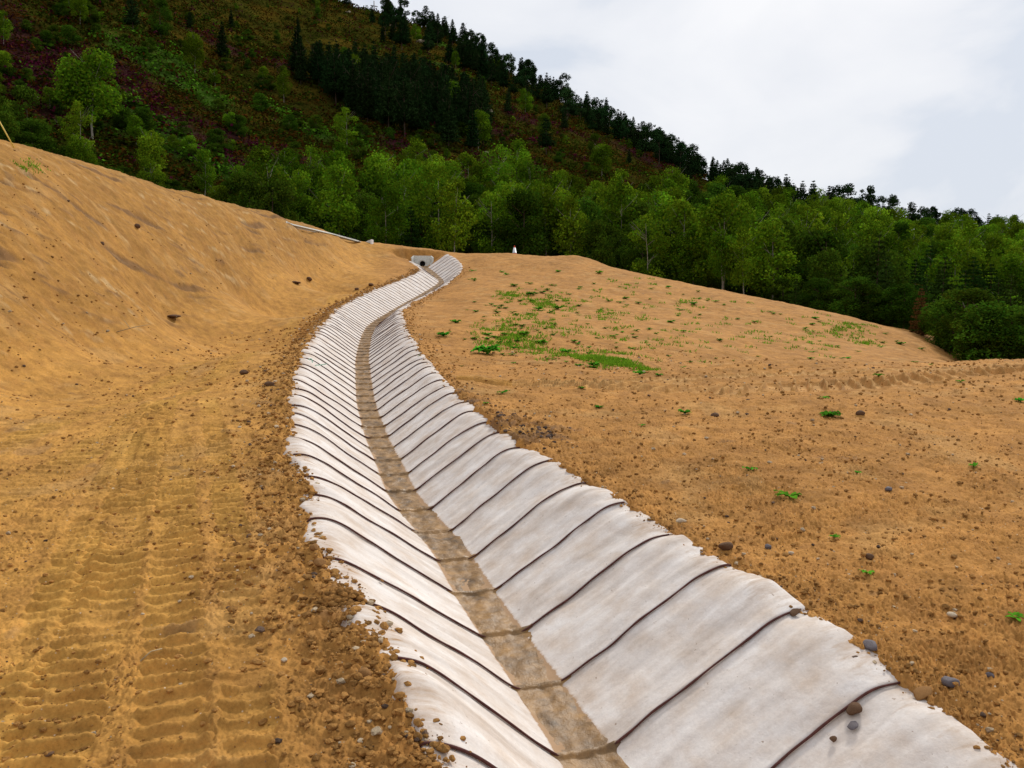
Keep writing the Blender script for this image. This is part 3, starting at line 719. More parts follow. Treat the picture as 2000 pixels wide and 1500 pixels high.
# --- trees one can single out
by_pixel('birch', 182, 285, 96, 'tall pale olive birch standing alone on the purple heather slope at upper left', 1.15)
by_pixel('birch', 380, 145, 68, 'slim birch with pale trunk on the slope above the bright bracken')
by_pixel('birch', 420, 172, 135, 'small rounded leaning birch below the slim pale one on the heather slope', 1.2)
by_pixel('birch', 692, 178, 106, 'bright yellow green birch in front of the dark conifer block high on the slope', 1.1)
by_pixel('birch', 677, 290, 219, 'round topped green birch at the left foot of the dark conifer block', 1.3)
by_pixel('birch', 812, 382, 276, 'broad many headed birch directly under the dark conifer block', 1.35)
by_pixel('birch', 885, 235, 162, 'olive birch with bright tip inside the right side of the conifer block', 1.0)
by_pixel('birch', 934, 296, 216, 'narrow olive birch at the right edge of the dark conifer block', 1.1)
by_pixel('birch', 1175, 350, 282, 'bright green birch rising above the belt below the skyline pines', 1.3)
by_pixel('birch', 1385, 400, 358, 'small tree on the rusty slope just under the skyline conifers', 1.4)
by_pixel('birch', 460, 404, 320, 'small round headed birch with white trunk at the edge of the soil bank', 1.35, 66)
by_pixel('birch', 315, 366, 285, 'birch with a pale forked trunk above the soil bank', 1.4, 60)
by_pixel('birch', 285, 350, 262, 'thin birch left of the forked one above the soil bank', 1.0, 58)
by_pixel('birch', 754, 482, 345, 'birch with a bare straight pale trunk behind the low concrete wing wall', 1.0, 72)
by_pixel('birch', 1452, 588, 450, 'birch with a long bare pale trunk at the right hand edge of the soil slope', .95, 57)
by_pixel('birch', 1410, 575, 440, 'birch with a straight brown trunk just left of the pale trunked one', .95, 58)
by_pixel('young_pine', 1553, 600, 533, 'small young pine standing forward of the trees at the slope edge', .9, 53)
by_pixel('rust_conifer', 1797, 668, 575, 'rust brown dying conifer among the green young pines', 1.0, 44)
by_pixel('broadleaf_tree', 1850, 700, 640, 'pale green bush at the lowest point of the slope edge', 1.2, 44)
by_pixel('broadleaf_tree', 940, 470, 392, 'bright green bushy tree left of the traffic cone', 1.3, 78)
# --- belts and woods
def ok(x, y, md):
    for a, b_, m in TREES:
        if (a - x) ** 2 + (b_ - y) ** 2 < max(md, 0) ** 2: return False
    return True
def dmax(px): return np.interp(px, [-100, 0, 250, 400, 600, 700, 900, 1000, 1100, 1200, 1300, 1400, 1500, 1700, 2100], [66, 68, 74, 80, 92, 98, 108, 112, 110, 108, 118, 132, 158, 200, 260])
def dmin(px): return np.interp(px, [-100, 0, 300, 600, 800, 1000, 1200, 1400, 1550, 1700, 1800, 1900, 2100], [52, 52, 62, 70, 72, 72, 68, 63, 58, 52, 48, 39, 37])
cnt = {'birch': 0, 'broadleaf_tree': 0, 'young_pine': 0}
LBL = {'birch': [('light green birch in the belt of trees close behind the bare soil', 'birches in the belt behind the soil'), ('light green birch on the lower hillside behind the belt', 'birches on the lower hillside')],
       'broadleaf_tree': [('dense mid green broadleaf tree in the belt close behind the bare soil', 'broadleaf trees in the belt behind the soil'), ('dense mid green broadleaf tree on the lower hillside behind the belt', 'broadleaf trees on the lower hillside')],
       'young_pine': [('bushy young pine at the lower right edge of the soil slope', 'young pines at the right edge'), ('green pine mixed into the wood on the right hand hillside', 'pines mixed into the right hand wood')]}
tries = 0
while sum(cnt.values()) < 430 and tries < 14000:
    tries += 1
    px = rng.uniform(-120, 2120); lo, hi = dmin(px), dmax(px)
    d = lo + (hi - lo) * rng.random() ** (1.6 if px > 1300 else 1.0)
    x = (px - 1000) / F * d; md = 3.0 + max(0, d - 75) * .018
    if px < 450: md = 5.0
    if not ok(x, d, md) or (1770 < px < 1830 and d < 54) or (1530 < px < 1578 and d < 58): continue
    z = base_z(x, d)
    r = rng.random()
    rightness = sstep(1450, 1750, np.array(px)).item() * (1 - sstep(75, 120, np.array(d)).item())
    kind = 'young_pine' if r < .85 * rightness + .05 else ('birch' if r < .85 * rightness + (.62 if d > 80 else .5) * (1 - .85 * rightness) else 'broadleaf_tree')
    if cnt[kind] >= 295: continue
    h = rng.uniform(6.4, 9.4) * (1 + max(0, d - 80) * .0016)
    if px < 480: h *= .66
    if kind == 'young_pine': h *= rng.uniform(.6, .9)
    if kind == 'broadleaf_tree': h *= .88
    cnt[kind] += 1; TREES.append((x, d, md))
    i = 0 if (d < 95 if kind != 'young_pine' else px > 1500 and d < 75) else 1
    plant_tree(kind, x, d, h, LBL[kind][i][0], LBL[kind][i][1], far=d > 150, z=z)
# shrubs in front of the trunks, hiding the hill foot
ns = 0
for px in np.arange(-60, 2080, 24):
    if rng.random() < .15 or 1775 < px < 1830 or 1535 < px < 1575: continue
    d = dmin(px) - rng.uniform(.5, 3.5) if px > 1500 else dmin(px) + rng.uniform(2, 9); x = (px - 1000) / F * d
    plant_tree('broadleaf_tree', x, d, rng.uniform(2.0, 3.6), 'low dark shrub filling the gaps under the belt of trees', 'shrubs under the tree belt', wide=1.5, cat='shrub')
# dark block of conifers on the slope, and others loose on the slope
nd = 0
for t_ in range(4000):
    if nd >= 120: break
    px = rng.uniform(560, 945); py = rng.uniform(110, 300)
    lo = np.interp(px, [560, 700, 760, 850, 945], [150, 235, 265, 285, 300]); hi_ = np.interp(px, [560, 640, 700, 800, 945], [150, 150, 155, 168, 235])
    if not (hi_ < py < lo): continue
    p = hit_hill(px, py)
    if not ok(p[0], p[1], 3.2): continue
    TREES.append((p[0], p[1], 3)); nd += 1
    plant_tree('dark_conifer', p[0], p[1], rng.uniform(8, 11.5), 'near black conifer in the dense block halfway up the hillside', 'conifers in the dark block on the slope', z=p[2])
nl_ = 0
for t_ in range(900):
    if nl_ >= 60: break
    px = rng.uniform(-20, 1420); py = rng.uniform(-10, 330)
    if py > np.interp(px, [0, 400, 700, 1000, 1400], [120, 230, 260, 300, 380]): continue
    p = hit_hill(px, py)
    if not ok(p[0], p[1], 9) or (px < 520 and rng.random() < .72): continue
    TREES.append((p[0], p[1], 4)); nl_ += 1
    plant_tree(('dark_conifer', 'birch', 'broadleaf_tree', 'dark_conifer')[rng.integers(4)], p[0], p[1], rng.uniform(4, 8), 'small dark tree scattered loosely over the open upper hillside', 'scattered trees on the open hillside', z=p[2], far=True)
nb_ = 0
for t_ in range(4000):
    if nb_ >= 220: break
    px = rng.uniform(-60, 1450); py = rng.uniform(-20, 370)
    if py > np.interp(px, [0, 300, 700, 1000, 1400], [230, 330, 330, 340, 380]): continue
    p = hit_hill(px, py)
    if not ok(p[0], p[1], 2.2) or perlin(p[0] * .05, p[1] * .05, 300) < -.12: continue
    nb_ += 1
    plant_tree('broadleaf_tree' if rng.random() < .8 else 'birch', p[0], p[1], rng.uniform(1.3, 3.4), 'low rounded bush growing on the open heather hillside', 'bushes on the open hillside', z=p[2] - .25, far=True, wide=1.35, cat='bush').name = 'hillside_bush'
# skyline conifers
SKY = [(480, -40), (560, -15), (600, 0), (735, 40), (860, 80), (1000, 168), (1150, 248), (1300, 318), (1500, 400), (1700, 440), (1850, 464), (2000, 474), (2100, 476)]
sx, sy = zip(*SKY)
dsk = lambda px: np.interp(px, [c[0] for c in COL], [c[4] for c in COL])
nk = 0; cnt_sky = 0
for t_ in range(9000):
    if nk >= 380: break
    px = (rng.uniform(755, 1750) if rng.random() < .85 else rng.uniform(1750, 2080)) if t_ > 40 else rng.uniform(460, 720)
    if px > 1900 and rng.random() < .3: continue
    back = rng.random() ** 1.1; d = dsk(px) * (1.03 - (.34 if px < 1650 else .2) * back) if px > 740 else dsk(px) * rng.uniform(.86, 1.0)
    if 700 < px < 758: continue
    x = (px - 1000) / F * d; md = 3.3
    if not ok(x, d, md): continue
    TREES.append((x, d, md)); nk += 1
    h = rng.uniform(7, 12.5) if px > 740 else rng.uniform(6, 9)
    if px > 1700: h *= .9
    kd = 'dark_pine' if rng.random() < .12 * (cnt_sky < 290) + 1. * (cnt_sky >= 290) or px > 1900 and rng.random() < .5 else 'skyline_conifer'
    plant_tree(kd, x, d, h, 'dark conifer in the ragged row along the skyline ridge' if kd == 'skyline_conifer' else 'round headed dark pine in the ragged row along the skyline ridge',
               'conifers along the skyline' if kd == 'skyline_conifer' else 'round pines along the skyline', far=True, wide=1.15 if kd == 'skyline_conifer' else .9); cnt_sky += kd == 'skyline_conifer'
# cross on the summit, distant masts
p = at(731, 44, 440); p[2] = base_z(p[0], p[1]); H_ = 440 / F
cr = empty('summit_cross', p, math.radians(25)); tag(cr, 'tall thin metal cross standing on the bare summit against the sky', 'cross'); cr.scale = (1, 1, 1)
link('post', mesh_np('post', *tube([(0, 0, -1), (0, 0, 4), (0, 0, 10.0)], [.34, .32, .28])), M_steel, cr)
link('crossbar', mesh_np('crossbar', *tube([(-1.9, 0, 7.4), (0, 0, 7.4), (1.9, 0, 7.4)], [.28, .28, .28])), M_steel, cr)
for k, px in enumerate((1874, 1880)):
    p = at(px, 470, 298); z = base_z(p[0], p[1])
    ms = empty('mast', (p[0], p[1], z)); tag(ms, 'thin pole on the far ridge, ' + ('left one of the pair' if k == 0 else 'right one of the pair'), 'mast', 'pair of poles on the far ridge')
    tp = at(px, 436, 298)[2] - z
    link('pole', mesh_np('pole', *tube([(0, 0, -1), (0, 0, tp * .5), (0, 0, tp)], [.2, .18, .16])), M_steel, ms)
    link('crossarm', mesh_np('crossarm', *tube([(-.5, 0, tp - .5), (0, 0, tp - .5), (.5, 0, tp - .5)], [.07, .07, .07])), M_steel, ms)
# pale rocks on the hillside
ROCKS = []
def rock_mesh(seed, m, n=3):
    import bmesh
    bm = bmesh.new(); bmesh.ops.create_icosphere(bm, subdivisions=n, radius=1.0); rg = np.random.default_rng(seed)
    vv = np.array([v.co[:] for v in bm.verts]); ff = np.array([[v.index for v in f.verts] for f in bm.faces]); bm.free()
    for k in range(7):
        nrm = rg.normal(size=3); nrm /= np.linalg.norm(nrm); c = rg.uniform(.62, .9); dd = vv @ nrm; o = dd > c
        vv[o] -= np.outer((dd[o] - c) * .85, nrm)
    vv *= 1 + .07 * (perlin(vv[:, 0] * 2.5 + seed, vv[:, 1] * 2.5 + vv[:, 2] * 1.7, seed))[:, None] + .03 * perlin(vv[:, 0] * 7, vv[:, 1] * 7 + vv[:, 2] * 6, seed + 1)[:, None]
    vv *= np.array([1, rg.uniform(.7, .95), rg.uniform(.55, .8)])
    me = mesh_np('stone', vv, ff); 
    if m: me.materials.append(m)
    return me
for px, py, s, lb in [(65, 200, .55, 'pale rock poking from the heather at far left'), (765, 52, .9, 'pale reddish rock on the summit beside the cross'), (823, 84, 1.8, 'pale rock outcrop on the crest under the skyline pines'),
                      (958, 222, .9, 'pale rock on the rusty slope right of the conifer block'), (949, 302, .6, 'white rock at the right foot of the conifer block'), (500, 396, .55, 'pale rock beneath the trees behind the soil bank'), (680, 26, 1.2, 'brown rock outcrop on the ridge left of the cross')]:
    p = hit_hill(px, py); o = link('rock', rock_mesh(int(px), M_stone_p), None, None, p + np.array([0, 0, s * .3])); o.scale = (s, s, s * .8); tag(o, lb, 'rock')

# ------------------------------------------------------------------ lined channel
PIT = 0.75
root = empty('drainage_channel', SP[0]); tag(root, 'long open drainage channel lined with white seamed fabric panels, winding up to the headwall', 'drainage channel')
def lining_surface(s, t, v01, seed):
    x, y, fz, rl, hl, rr, hr, w, rx, ry = chan(s)
    h = prof(t, rl, hl, rr, hr, w)
    a = np.abs(t); run = np.where(t < 0, rl, rr)
    up = np.clip((a - w) / run, 0, 1.3)
    # sag between seams at the crest, soft folds, overlap step at the near edge
    crest = sstep(.75, 1.05, up)
    h = h + 0.030 * np.sin(PI * v01) * crest - .012 * crest
    h = h + (0.018 + .016 * up) * fbm(s * 1.5, t * 1.1, 3, 150) * sstep(.05, .3, up) + .012 * up * perlin(s * 5.5, t * .9, 154) + .005 * perlin(s * 14, t * 3, 156) * sstep(.02, .2, up)
    h = h + 0.016 * (1 - v01)
    # tails dive into the soil
    tail = w + run + 0.16 + 0.05 * perlin(s * 3.1, np.sign(t) * 5 + 0 * s, 158)
    h = h - 0.9 * np.clip(a - tail, 0, None)
    return np.stack([x + rx * t, y + ry * t, fz + h], -1)
npan = int((LEN - .1) / PIT)
for k in range(npan):
    jit = lambda q: .035 * math.sin(q * 12.9898 + 4.1)
    s0 = k * PIT + .05 + jit(k); s1 = min((k + 1) * PIT + .08 + jit(k + 1), LEN); dist = CL[np.searchsorted(SS, min(s0, LEN - .2)), 1]
    nt_, nv = (150, 30) if dist < 9 else ((90, 16) if dist < 22 else (54, 8))
    _, _, _, rl, hl, rr, hr, w, _, _ = chan(s0)
    tt = np.linspace(-(w + rl + .36), w + rr + .36, nt_); vv = np.linspace(0, 1, nv)
    V, Tm = np.meshgrid(vv, tt, indexing='ij'); Sg = s0 + V * (s1 - s0) + .012 * perlin(Tm * 1.5, k * 3.3 + 0 * Tm, 160) * (1 - V)
    pts = lining_surface(Sg.ravel(), Tm.ravel(), V.ravel(), k)
    a = np.abs(Tm.ravel()); run = np.where(Tm.ravel() < 0, rl, rr); up = (a - w) / run
    left = Tm.ravel() < 0
    dirt = .30 * sstep(.82, 1.12, up) + np.where(left, .06, 0) * sstep(.6, 1, up) + (.75 * (1 - sstep(.0, .055, up))) + .12 * (1 - sstep(0.0, .30, up)) + .14 * np.exp(-((up - 1.0) / .10) ** 2) * (perlin(Sg.ravel() * 1.1, left * 9., 165) > .1)
    f = grid_faces(nv, nt_)
    # lower lip gives the sheet its thickness
    lip = pts[:nt_].copy(); lip[:, 2] -= .016
    allv = np.vstack([pts, lip]); lf = np.stack([np.arange(nt_ - 1), np.arange(nt_ - 1) + nv * nt_, np.arange(1, nt_) + nv * nt_, np.arange(1, nt_)], 1)
    cc = np.zeros((len(allv), 3)); cc[:len(pts), 0] = dirt; cc[len(pts):, 0] = dirt[:nt_] + .2
    uvv = np.stack([np.concatenate([Sg.ravel(), Sg[0]]), np.concatenate([Tm.ravel(), Tm[0]])], 1)
    org = pts.mean(0)
    pm_ = mesh_np('lining_panel', allv - SP[0], np.vstack([f, lf]), True, cc, uvv)
    po = link('lining_panel', pm_, M_fab, root)
    # seam cord
    i0, i1 = np.searchsorted(tt, -(w + rl + .12 + .06 * rng.random())), np.searchsorted(tt, w + rr + .12 + .06 * rng.random())
    cpts = pts[:nt_][i0:i1:1 if dist < 9 else 1].copy(); cpts[:, 2] += .002
    tgx = chan(s0)[9], -chan(s0)[8]
    cpts[:, 0] -= (-tgx[1]) * 0; 
    # sit just downhill of the panel edge
    dn = np.array([-(-chan(s0)[9]), -(chan(s0)[8])])
    dirx, diry = -chan(s0)[9], chan(s0)[8]
    cpts[:, 0] -= dirx * .006; cpts[:, 1] -= diry * .006
    cpts += (np.array([dirx, diry, 0])[None] * .010 * perlin(np.arange(len(cpts)) * .09, k * 7.7 + 0. * np.arange(len(cpts)), 180)[:, None])
    cv, cf = tube(cpts, (.0072 if dist < 12 else .0085) * (1 + .3 * perlin(np.arange(len(cpts)) * .15, k * 3.1 + 0. * np.arange(len(cpts)), 181)), 7)
    link('seam_cord', mesh_np('seam_cord', cv - SP[0], cf), M_cord, po)

# silt on the floor
ns_ = int(LEN / .013); s = np.linspace(0.05, LEN - .1, ns_); tt = np.linspace(-1, 1, 23)
Sg, Tn = np.meshgrid(s, tt, indexing='ij'); Sg = Sg.ravel(); Tn = Tn.ravel()
x, y, fz, rl, hl, rr, hr, w, rx, ry = chan(Sg)
T = Tn * (w + .10)
kq = np.arange(-1, npan + 2); seams = kq * PIT + .05 + .035 * np.sin(kq * 12.9898 + 4.1); ii = np.clip(np.searchsorted(seams, Sg), 1, len(seams) - 1); fr = np.minimum(np.abs(Sg - seams[ii]), np.abs(Sg - seams[ii - 1]))
lvl = .024 + .007 * perlin(Sg * .9, 0 * Sg, 170) + .012 * fbm(Sg * 2.6, T * 5, 4, 171, .6) + .006 * fbm(Sg * 10, T * 10, 3, 173)
lvl = lvl + .032 * np.exp(-(fr / .014) ** 2) + .022 * (np.abs(Tn) ** 4)
me = mesh_np('silt', np.stack([x + rx * T, y + ry * T, fz + lvl], 1), grid_faces(ns_, 23), True)
tag(link('silt', me, M_silt), 'wet brown silt lying along the channel floor', 'silt', kind='stuff')

# ------------------------------------------------------------------ headwall and the upper drain
def headwall(loc, rz, s, label):
    r = empty('culvert_headwall', loc, rz); tag(r, label, 'headwall'); r.scale = (s, s, s)
    # wall with a round pipe opening: outline minus circle, as a fan of quads, extruded
    n = 64; ang = np.linspace(0, 2 * PI, n, endpoint=False); cx_, cz_, R = 0, .34, .27
    hull = [(-.50, -.12), (.50, -.12), (.78, .62), (.78, 1.10), (-.78, 1.10), (-.78, .62)]
    def ray(a):
        d = np.array([math.cos(a), math.sin(a)]); best = 9
        for i in range(len(hull)):
            p, q = np.array(hull[i]), np.array(hull[(i + 1) % len(hull)]); e_ = q - p
            M_ = np.array([[d[0], -e_[0]], [d[1], -e_[1]]]); 
            if abs(np.linalg.det(M_)) < 1e-9: continue
            t, u = np.linalg.solve(M_, p - np.array([cx_, cz_]))
            if t > 0 and -1e-6 <= u <= 1 + 1e-6: best = min(best, t)
        return best
    tr_ = np.array([ray(a) for a in ang]); ci = np.stack([cx_ + R * np.cos(ang), cz_ + R * np.sin(ang)], 1); ou = np.stack([cx_ + tr_ * np.cos(ang), cz_ + tr_ * np.sin(ang)], 1)
    rings = [(ci, .0), (ou, .0), (ou, .14), (ci, .14)]
    v = np.vstack([np.stack([p[:, 0], np.full(n, yy), p[:, 1]], 1) for p, yy in rings] + [np.stack([ci[:, 0], np.zeros(n), ci[:, 1]], 1)])
    link('back_wall', mesh_np('back_wall', v, grid_faces(5, n, True), False), M_conc, r)
    rim = []
    a2 = np.linspace(0, PI, 20); pts_ = [(cx_ + .37 * math.cos(a), -.012, cz_ + .37 * math.sin(a)) for a in a2]
    link('pipe_collar', mesh_np('pipe_collar', *tube(pts_, .035, 6)), M_conc, r)
    pv = np.vstack([np.stack([R * np.cos(ang), np.full(n, yy), cz_ + R * np.sin(ang)], 1) for yy in (.13, .40)] + [np.tile([0, .40, cz_], (n, 1))])
    link('pipe', mesh_np('pipe', pv, grid_faces(3, n, True)), M_pipe_shade, r)  # near-black wall and end disc stand in for shade inside the pipe
    for sx_ in (-1, 1):
        o = []
        a_ = [(.78, 0, 1.10), (.78, 0, .55), (.50, 0, -.12), (.62, -.55, -.12), (.92, -.55, .45), (.98, -.42, .88)]
        vv_ = [(sx_ * q[0], q[1], q[2]) for q in a_] + [(sx_ * (q[0] + .10), q[1] + .02, q[2]) for q in a_]
        fc = [[0, 1, 4, 5], [1, 2, 3, 4], [6, 11, 10, 7], [7, 10, 9, 8], [0, 5, 11, 6], [5, 4, 10, 11], [4, 3, 9, 10], [3, 2, 8, 9]]
        link('wing_wall', mesh_np('wing_wall', np.array(vv_), np.array(fc), False), M_conc, r)
    return r
e_ = CL[-1]
hd = math.atan2(TG[-1, 1], TG[-1, 0]) - PI / 2
headwall((e_[0] + TG[-1, 0] * .35, e_[1] + TG[-1, 1] * .35, e_[2] - .05), hd * .35, .80, 'grey concrete headwall with a round pipe mouth at the top of the channel')
p = at(716, 478, 62.5); w2 = empty('concrete_wing_wall', p, math.radians(-8)); tag(w2, 'small pale concrete end wall on the rim at the end of the upper drain', 'end wall')
vv_ = np.array([(-.45, 0, -.3), (.42, 0, -.3), (.42, 0, .36), (.20, 0, .36), (-.45, 0, .06), (-.45, .12, -.3), (.42, .12, -.3), (.42, .12, .36), (.20, .12, .36), (-.45, .12, .06)])
wf = [(0, 1, 2, 3), (0, 3, 4, 4), (5, 8, 7, 6), (5, 9, 8, 8), (1, 6, 7, 2), (2, 7, 8, 3), (3, 8, 9, 4)]
bmm = bpy.data.meshes.new('face_wall'); bmm.from_pydata([tuple(q) for q in vv_], [], [tuple(dict.fromkeys(q)) for q in wf]); bmm.materials.append(M_conc)
link('face_wall', bmm, None, w2)
link('end_post', mesh_np('end_post', *box(.40, .52, -.25, .13, -.3, .38), smooth=False), M_white, w2)
dp = [at(a, b_, d) for a, b_, d in [(560, 437, 50.5), (610, 448.5, 54), (650, 458, 58), (700, 471.5, 61.5)]]; dp = catmull(np.array(dp), 8)
for q in dp: q[2] = max(q[2], float(GT(np.array([q[0]]), np.array([q[1]]))[0])) 
up2 = np.array([dp + [0, -.2, -.02], dp + [0, -.12, .07], dp + [0, .0, .08], dp + [.1, .15, .0], dp + [.1, .6, -.02], dp + [.1, .75, .05], dp + [.1, .9, .04], dp + [.1, 1.0, -.1]])
tag(link('concrete_channel', mesh_np('concrete_channel', np.transpose(up2, (1, 0, 2)).reshape(-1, 3), grid_faces(len(dp), 8), False), M_conc), 'narrow grey concrete gutter along the top edge of the left bank', 'gutter')

# traffic cone
p = at(1005, 499, 64.6); p[2] = float(ground_full(p[0:1], p[1:2])[0]) + .01
tcn = empty('traffic_cone', p, .3); tag(tcn, 'red and white traffic cone standing on the rim of the soil slope', 'traffic cone')
def lathe(pr, n=20):
    a = np.arange(n) * 2 * PI / n; return np.vstack([np.stack([r * np.cos(a), r * np.sin(a), np.full(n, z)], 1) for r, z in pr]), grid_faces(len(pr), n, True)
link('cone_body', mesh_np('cone_body', *lathe([(.19, .04), (.035, .74), (.03, .76), (.001, .76)])), M_red, tcn)
link('reflective_sleeve', mesh_np('reflective_sleeve', *lathe([(.175, .16), (.178, .145), (.082, .60), (.078, .60)])), M_white, tcn)
link('cone_base', mesh_np('cone_base', *box(-.24, .24, -.24, .24, 0, .045), smooth=False), M_red, tcn)
# leaning yellow pole
a_, z_ = at(24, 282, 25.1), at(-14, 214, 25.1)
po = empty('leaning_pole', a_); tag(po, 'thin yellow pole leaning over the top of the left bank', 'pole')
link('pole_shaft', mesh_np('pole_shaft', *tube([np.array([.05, 0, -.1]), (z_ - a_) * .5, z_ - a_], [.022, .020, .018])), M_yellow, po)
link('pole_cap', mesh_np('pole_cap', *tube([z_ - a_, (z_ - a_) * 1.03], [.028, .028])), M_yellow, po)

# ------------------------------------------------------------------ stones and clods
import bmesh
def small_rock(seed, n=1):
    bm = bmesh.new(); bmesh.ops.create_icosphere(bm, subdivisions=n, radius=1.0); rg = np.random.default_rng(seed)
    vv = np.array([v.co[:] for v in bm.verts]); ff = np.array([[v.index for v in f.verts] for f in bm.faces]); bm.free()
    for k in range(6):
        nr_ = rg.normal(size=3); nr_ /= np.linalg.norm(nr_); c_ = rg.uniform(.5, .85); dd = vv @ nr_; o = dd > c_
        vv[o] -= np.outer((dd[o] - c_) * .9, nr_)
    vv *= rg.uniform(.84, 1.14, (len(vv), 1)); return vv * np.array([1, rg.uniform(.65, .95), rg.uniform(.5, .8)]), ff
SR = [small_rock(i, 1) for i in range(6)]; SR2 = [small_rock(20 + i, 2) for i in range(5)]
def spread(name, label, cat, X_, Y_, sz, colr, protos, sink=.25):
    Z_ = ground_full(X_, Y_); vs, fs, cs, o = [], [], [], 0
    S, T, D = st_of(X_, Y_); _, _, fz, rl, hl, rr, hr, w, _, _ = chan(np.clip(S, 0, LEN))
    Z_ = np.where((D < 4) & (S > 0) & (S < LEN), np.maximum(Z_, fz + prof(T, rl, hl, rr, hr, w) + .004), Z_)
    which = rng.integers(len(protos), size=len(X_))
    for k, (pv, pf) in enumerate(protos):
        q = np.nonzero(which == k)[0]
        if not len(q): continue
        an = rng.uniform(0, 2 * PI, len(q)); ca, sa = np.cos(an), np.sin(an); s_ = sz[q]
        v = pv[None] * s_[:, None, None]; vx = v[..., 0] * ca[:, None] - v[..., 1] * sa[:, None]; vy = v[..., 0] * sa[:, None] + v[..., 1] * ca[:, None]
        v = np.stack([vx + X_[q, None], vy + Y_[q, None], v[..., 2] + (Z_[q] + s_ * sink)[:, None]], -1)
        vs.append(v.reshape(-1, 3)); fs.append((pf[None] + (np.arange(len(q)) * len(pv))[:, None, None]).reshape(-1, 3) + o); cs.append(np.repeat(colr[q], len(pv), 0)); o += len(q) * len(pv)
    tag(link(name, mesh_np(name, np.vstack(vs), np.vstack(fs), False, np.vstack(cs)), M_clod), label, cat, kind='stuff')
def earth(n):
    c = np.array([.38, .19, .055]) * rng.uniform(.65, 1.25, (n, 1)); k = rng.random(n) * .5 + .25; k[rng.random(n) < .03] = .05; k[rng.random(n) < .05] = .95
    c[k < .10] = np.array([.13, .085, .06]) * rng.uniform(.6, 1.3, ((k < .10).sum(), 1)); c[k > .93] = np.array([.52, .40, .26]) * rng.uniform(.8, 1.15, ((k > .93).sum(), 1)); return c
# beside the lining, left and right
def along(n, side, spread_, smax, dpow=1.0):
    s_ = (rng.random(n) ** 1.9) * (LEN - 6); x, y, fz, rl, hl, rr, hr, w, rx, ry = chan(s_)
    o = np.abs(rng.normal(0, 1, n)) * spread_ + .10 - .07 * rng.random(n); t = side * (w + (rl if side < 0 else rr) + o)
    sz = .004 + (smax - .004) * rng.random(n) ** 5
    return x + rx * t, y + ry * t, sz * (.8 + s_ / 40)
a1 = along(15000, -1, .34, .042); a2 = along(7000, 1, .34, .030)
def inner(n):
    s_ = rng.random(n) * 4.2; x, y, fz, rl, hl, rr, hr, w, rx, ry = chan(s_); t = -(w + rl + .12 - rng.random(n) ** 2.2 * .30 * (1 - s_ / 6))
    return x + rx * t, y + ry * t, .004 + .032 * rng.random(n) ** 4
a3 = inner(650)
X_, Y_, Z_ = (np.concatenate([a1[i], a2[i], a3[i]]) for i in range(3))
spread('loose_spoil', 'loose crumbs and clods of earth heaped along both edges of the lining', 'loose earth', X_, Y_, Z_, earth(len(X_)), SR + SR2)
n = 42000; d = 2.4 * np.exp(rng.random(n) ** .9 * math.log(24 / 2.4)); u = rng.uniform(-.72, .72, n); X_ = u * d; Y_ = d
S, T, D = st_of(X_, Y_); _, _, _, rl, hl, rr, hr, w, _, _ = chan(np.clip(S, 0, LEN)); outp = np.abs(T) - (w + np.where(T < 0, rl, rr))
k = ((D > 5.5) | (outp > .15)); X_, Y_ = X_[k], Y_[k]; n = len(X_)
dens = fbm(X_ * .9, Y_ * .9, 3, 190) + .45 * (X_ > 0) ; k = rng.random(n) < sstep(-.4, .5, dens) * .9 + .1; X_, Y_ = X_[k], Y_[k]; n = len(X_)
spread('gravel', 'small stones and crumbs scattered thinly over the bare soil', 'gravel', X_, Y_, (.004 + .020 * rng.random(n) ** 5) * (.7 + Y_ / 14), earth(n), SR + SR2)
for i, p in enumerate(RUBBLE[:1] + RUBBLE[1:]):
    pass
n = 420; w_ = rng.integers(4, size=n); R_ = np.array(RUBBLE)[w_]; X_ = R_[:, 0] + rng.normal(0, .28, n); Y_ = R_[:, 1] + rng.normal(0, .30, n)
S, T, D = st_of(X_, Y_); _, _, _, rl, hl, rr, hr, w, _, _ = chan(np.clip(S, 0, LEN)); k = (T - w - rr) > .1; X_, Y_ = X_[k], Y_[k]; n = len(X_)
spread('rubble', 'dark grey broken rubble heaped at the right edge of the lining', 'rubble', X_, Y_, .008 + .030 * rng.random(n) ** 2.5, np.array([.12, .080, .060]) * rng.uniform(.5, 1.6, (n, 1)), SR2)
# single stones and clods
def stone(px, py, wpx, m, label, name='stone', flat=1.0, d=None, lift=.25):
    p = hit_ground(px, py) if d is None else at(px, py, d)
    s_ = wpx * p[1] / F * .5; o = link(name, rock_mesh(int(px * 7 + py), m), None, None, p + np.array([0, 0, s_ * lift * flat])); o.scale = (s_, s_, s_ * flat)
    o.rotation_euler = (0, 0, rng.uniform(0, 6)); tag(o, label, name.replace('_', ' ')); return o
stone(614, 1078, 22, M_stone_b, 'smooth round brown clod against the left lining edge, upper of two', 'earth_clod')
stone(624, 1112, 28, M_stone_b, 'largest round brown clod against the left lining edge, lower of two', 'earth_clod')
stone(712, 1322, 34, M_stone_b, 'big brown clod hanging over the left lining edge near the camera', 'earth_clod')
stone(1856, 1338, 36, M_stone_g, 'smooth grey stone at the right lining edge beside a seam end', flat=.8)
stone(1933, 1326, 17, M_stone_g, 'small bluish grey pebble on the soil right of the smooth grey stone')
stone(1700, 1278, 40, M_stone_g, 'rough grey lump on the right lining edge', flat=.6)
stone(1417, 1078, 30, M_stone_d, 'dark brown clod just off the right lining edge', 'earth_clod')
stone(1330, 1022, 24, M_stone_p, 'pale flat stone on the soil above the right lining edge', flat=.6)
stone(1500, 1072, 16, M_stone_g, 'small grey stone on the soil right of the dark clod')
stone(1545, 1083, 12, M_stone_p, 'tiny cream pebble right of the small grey stone')
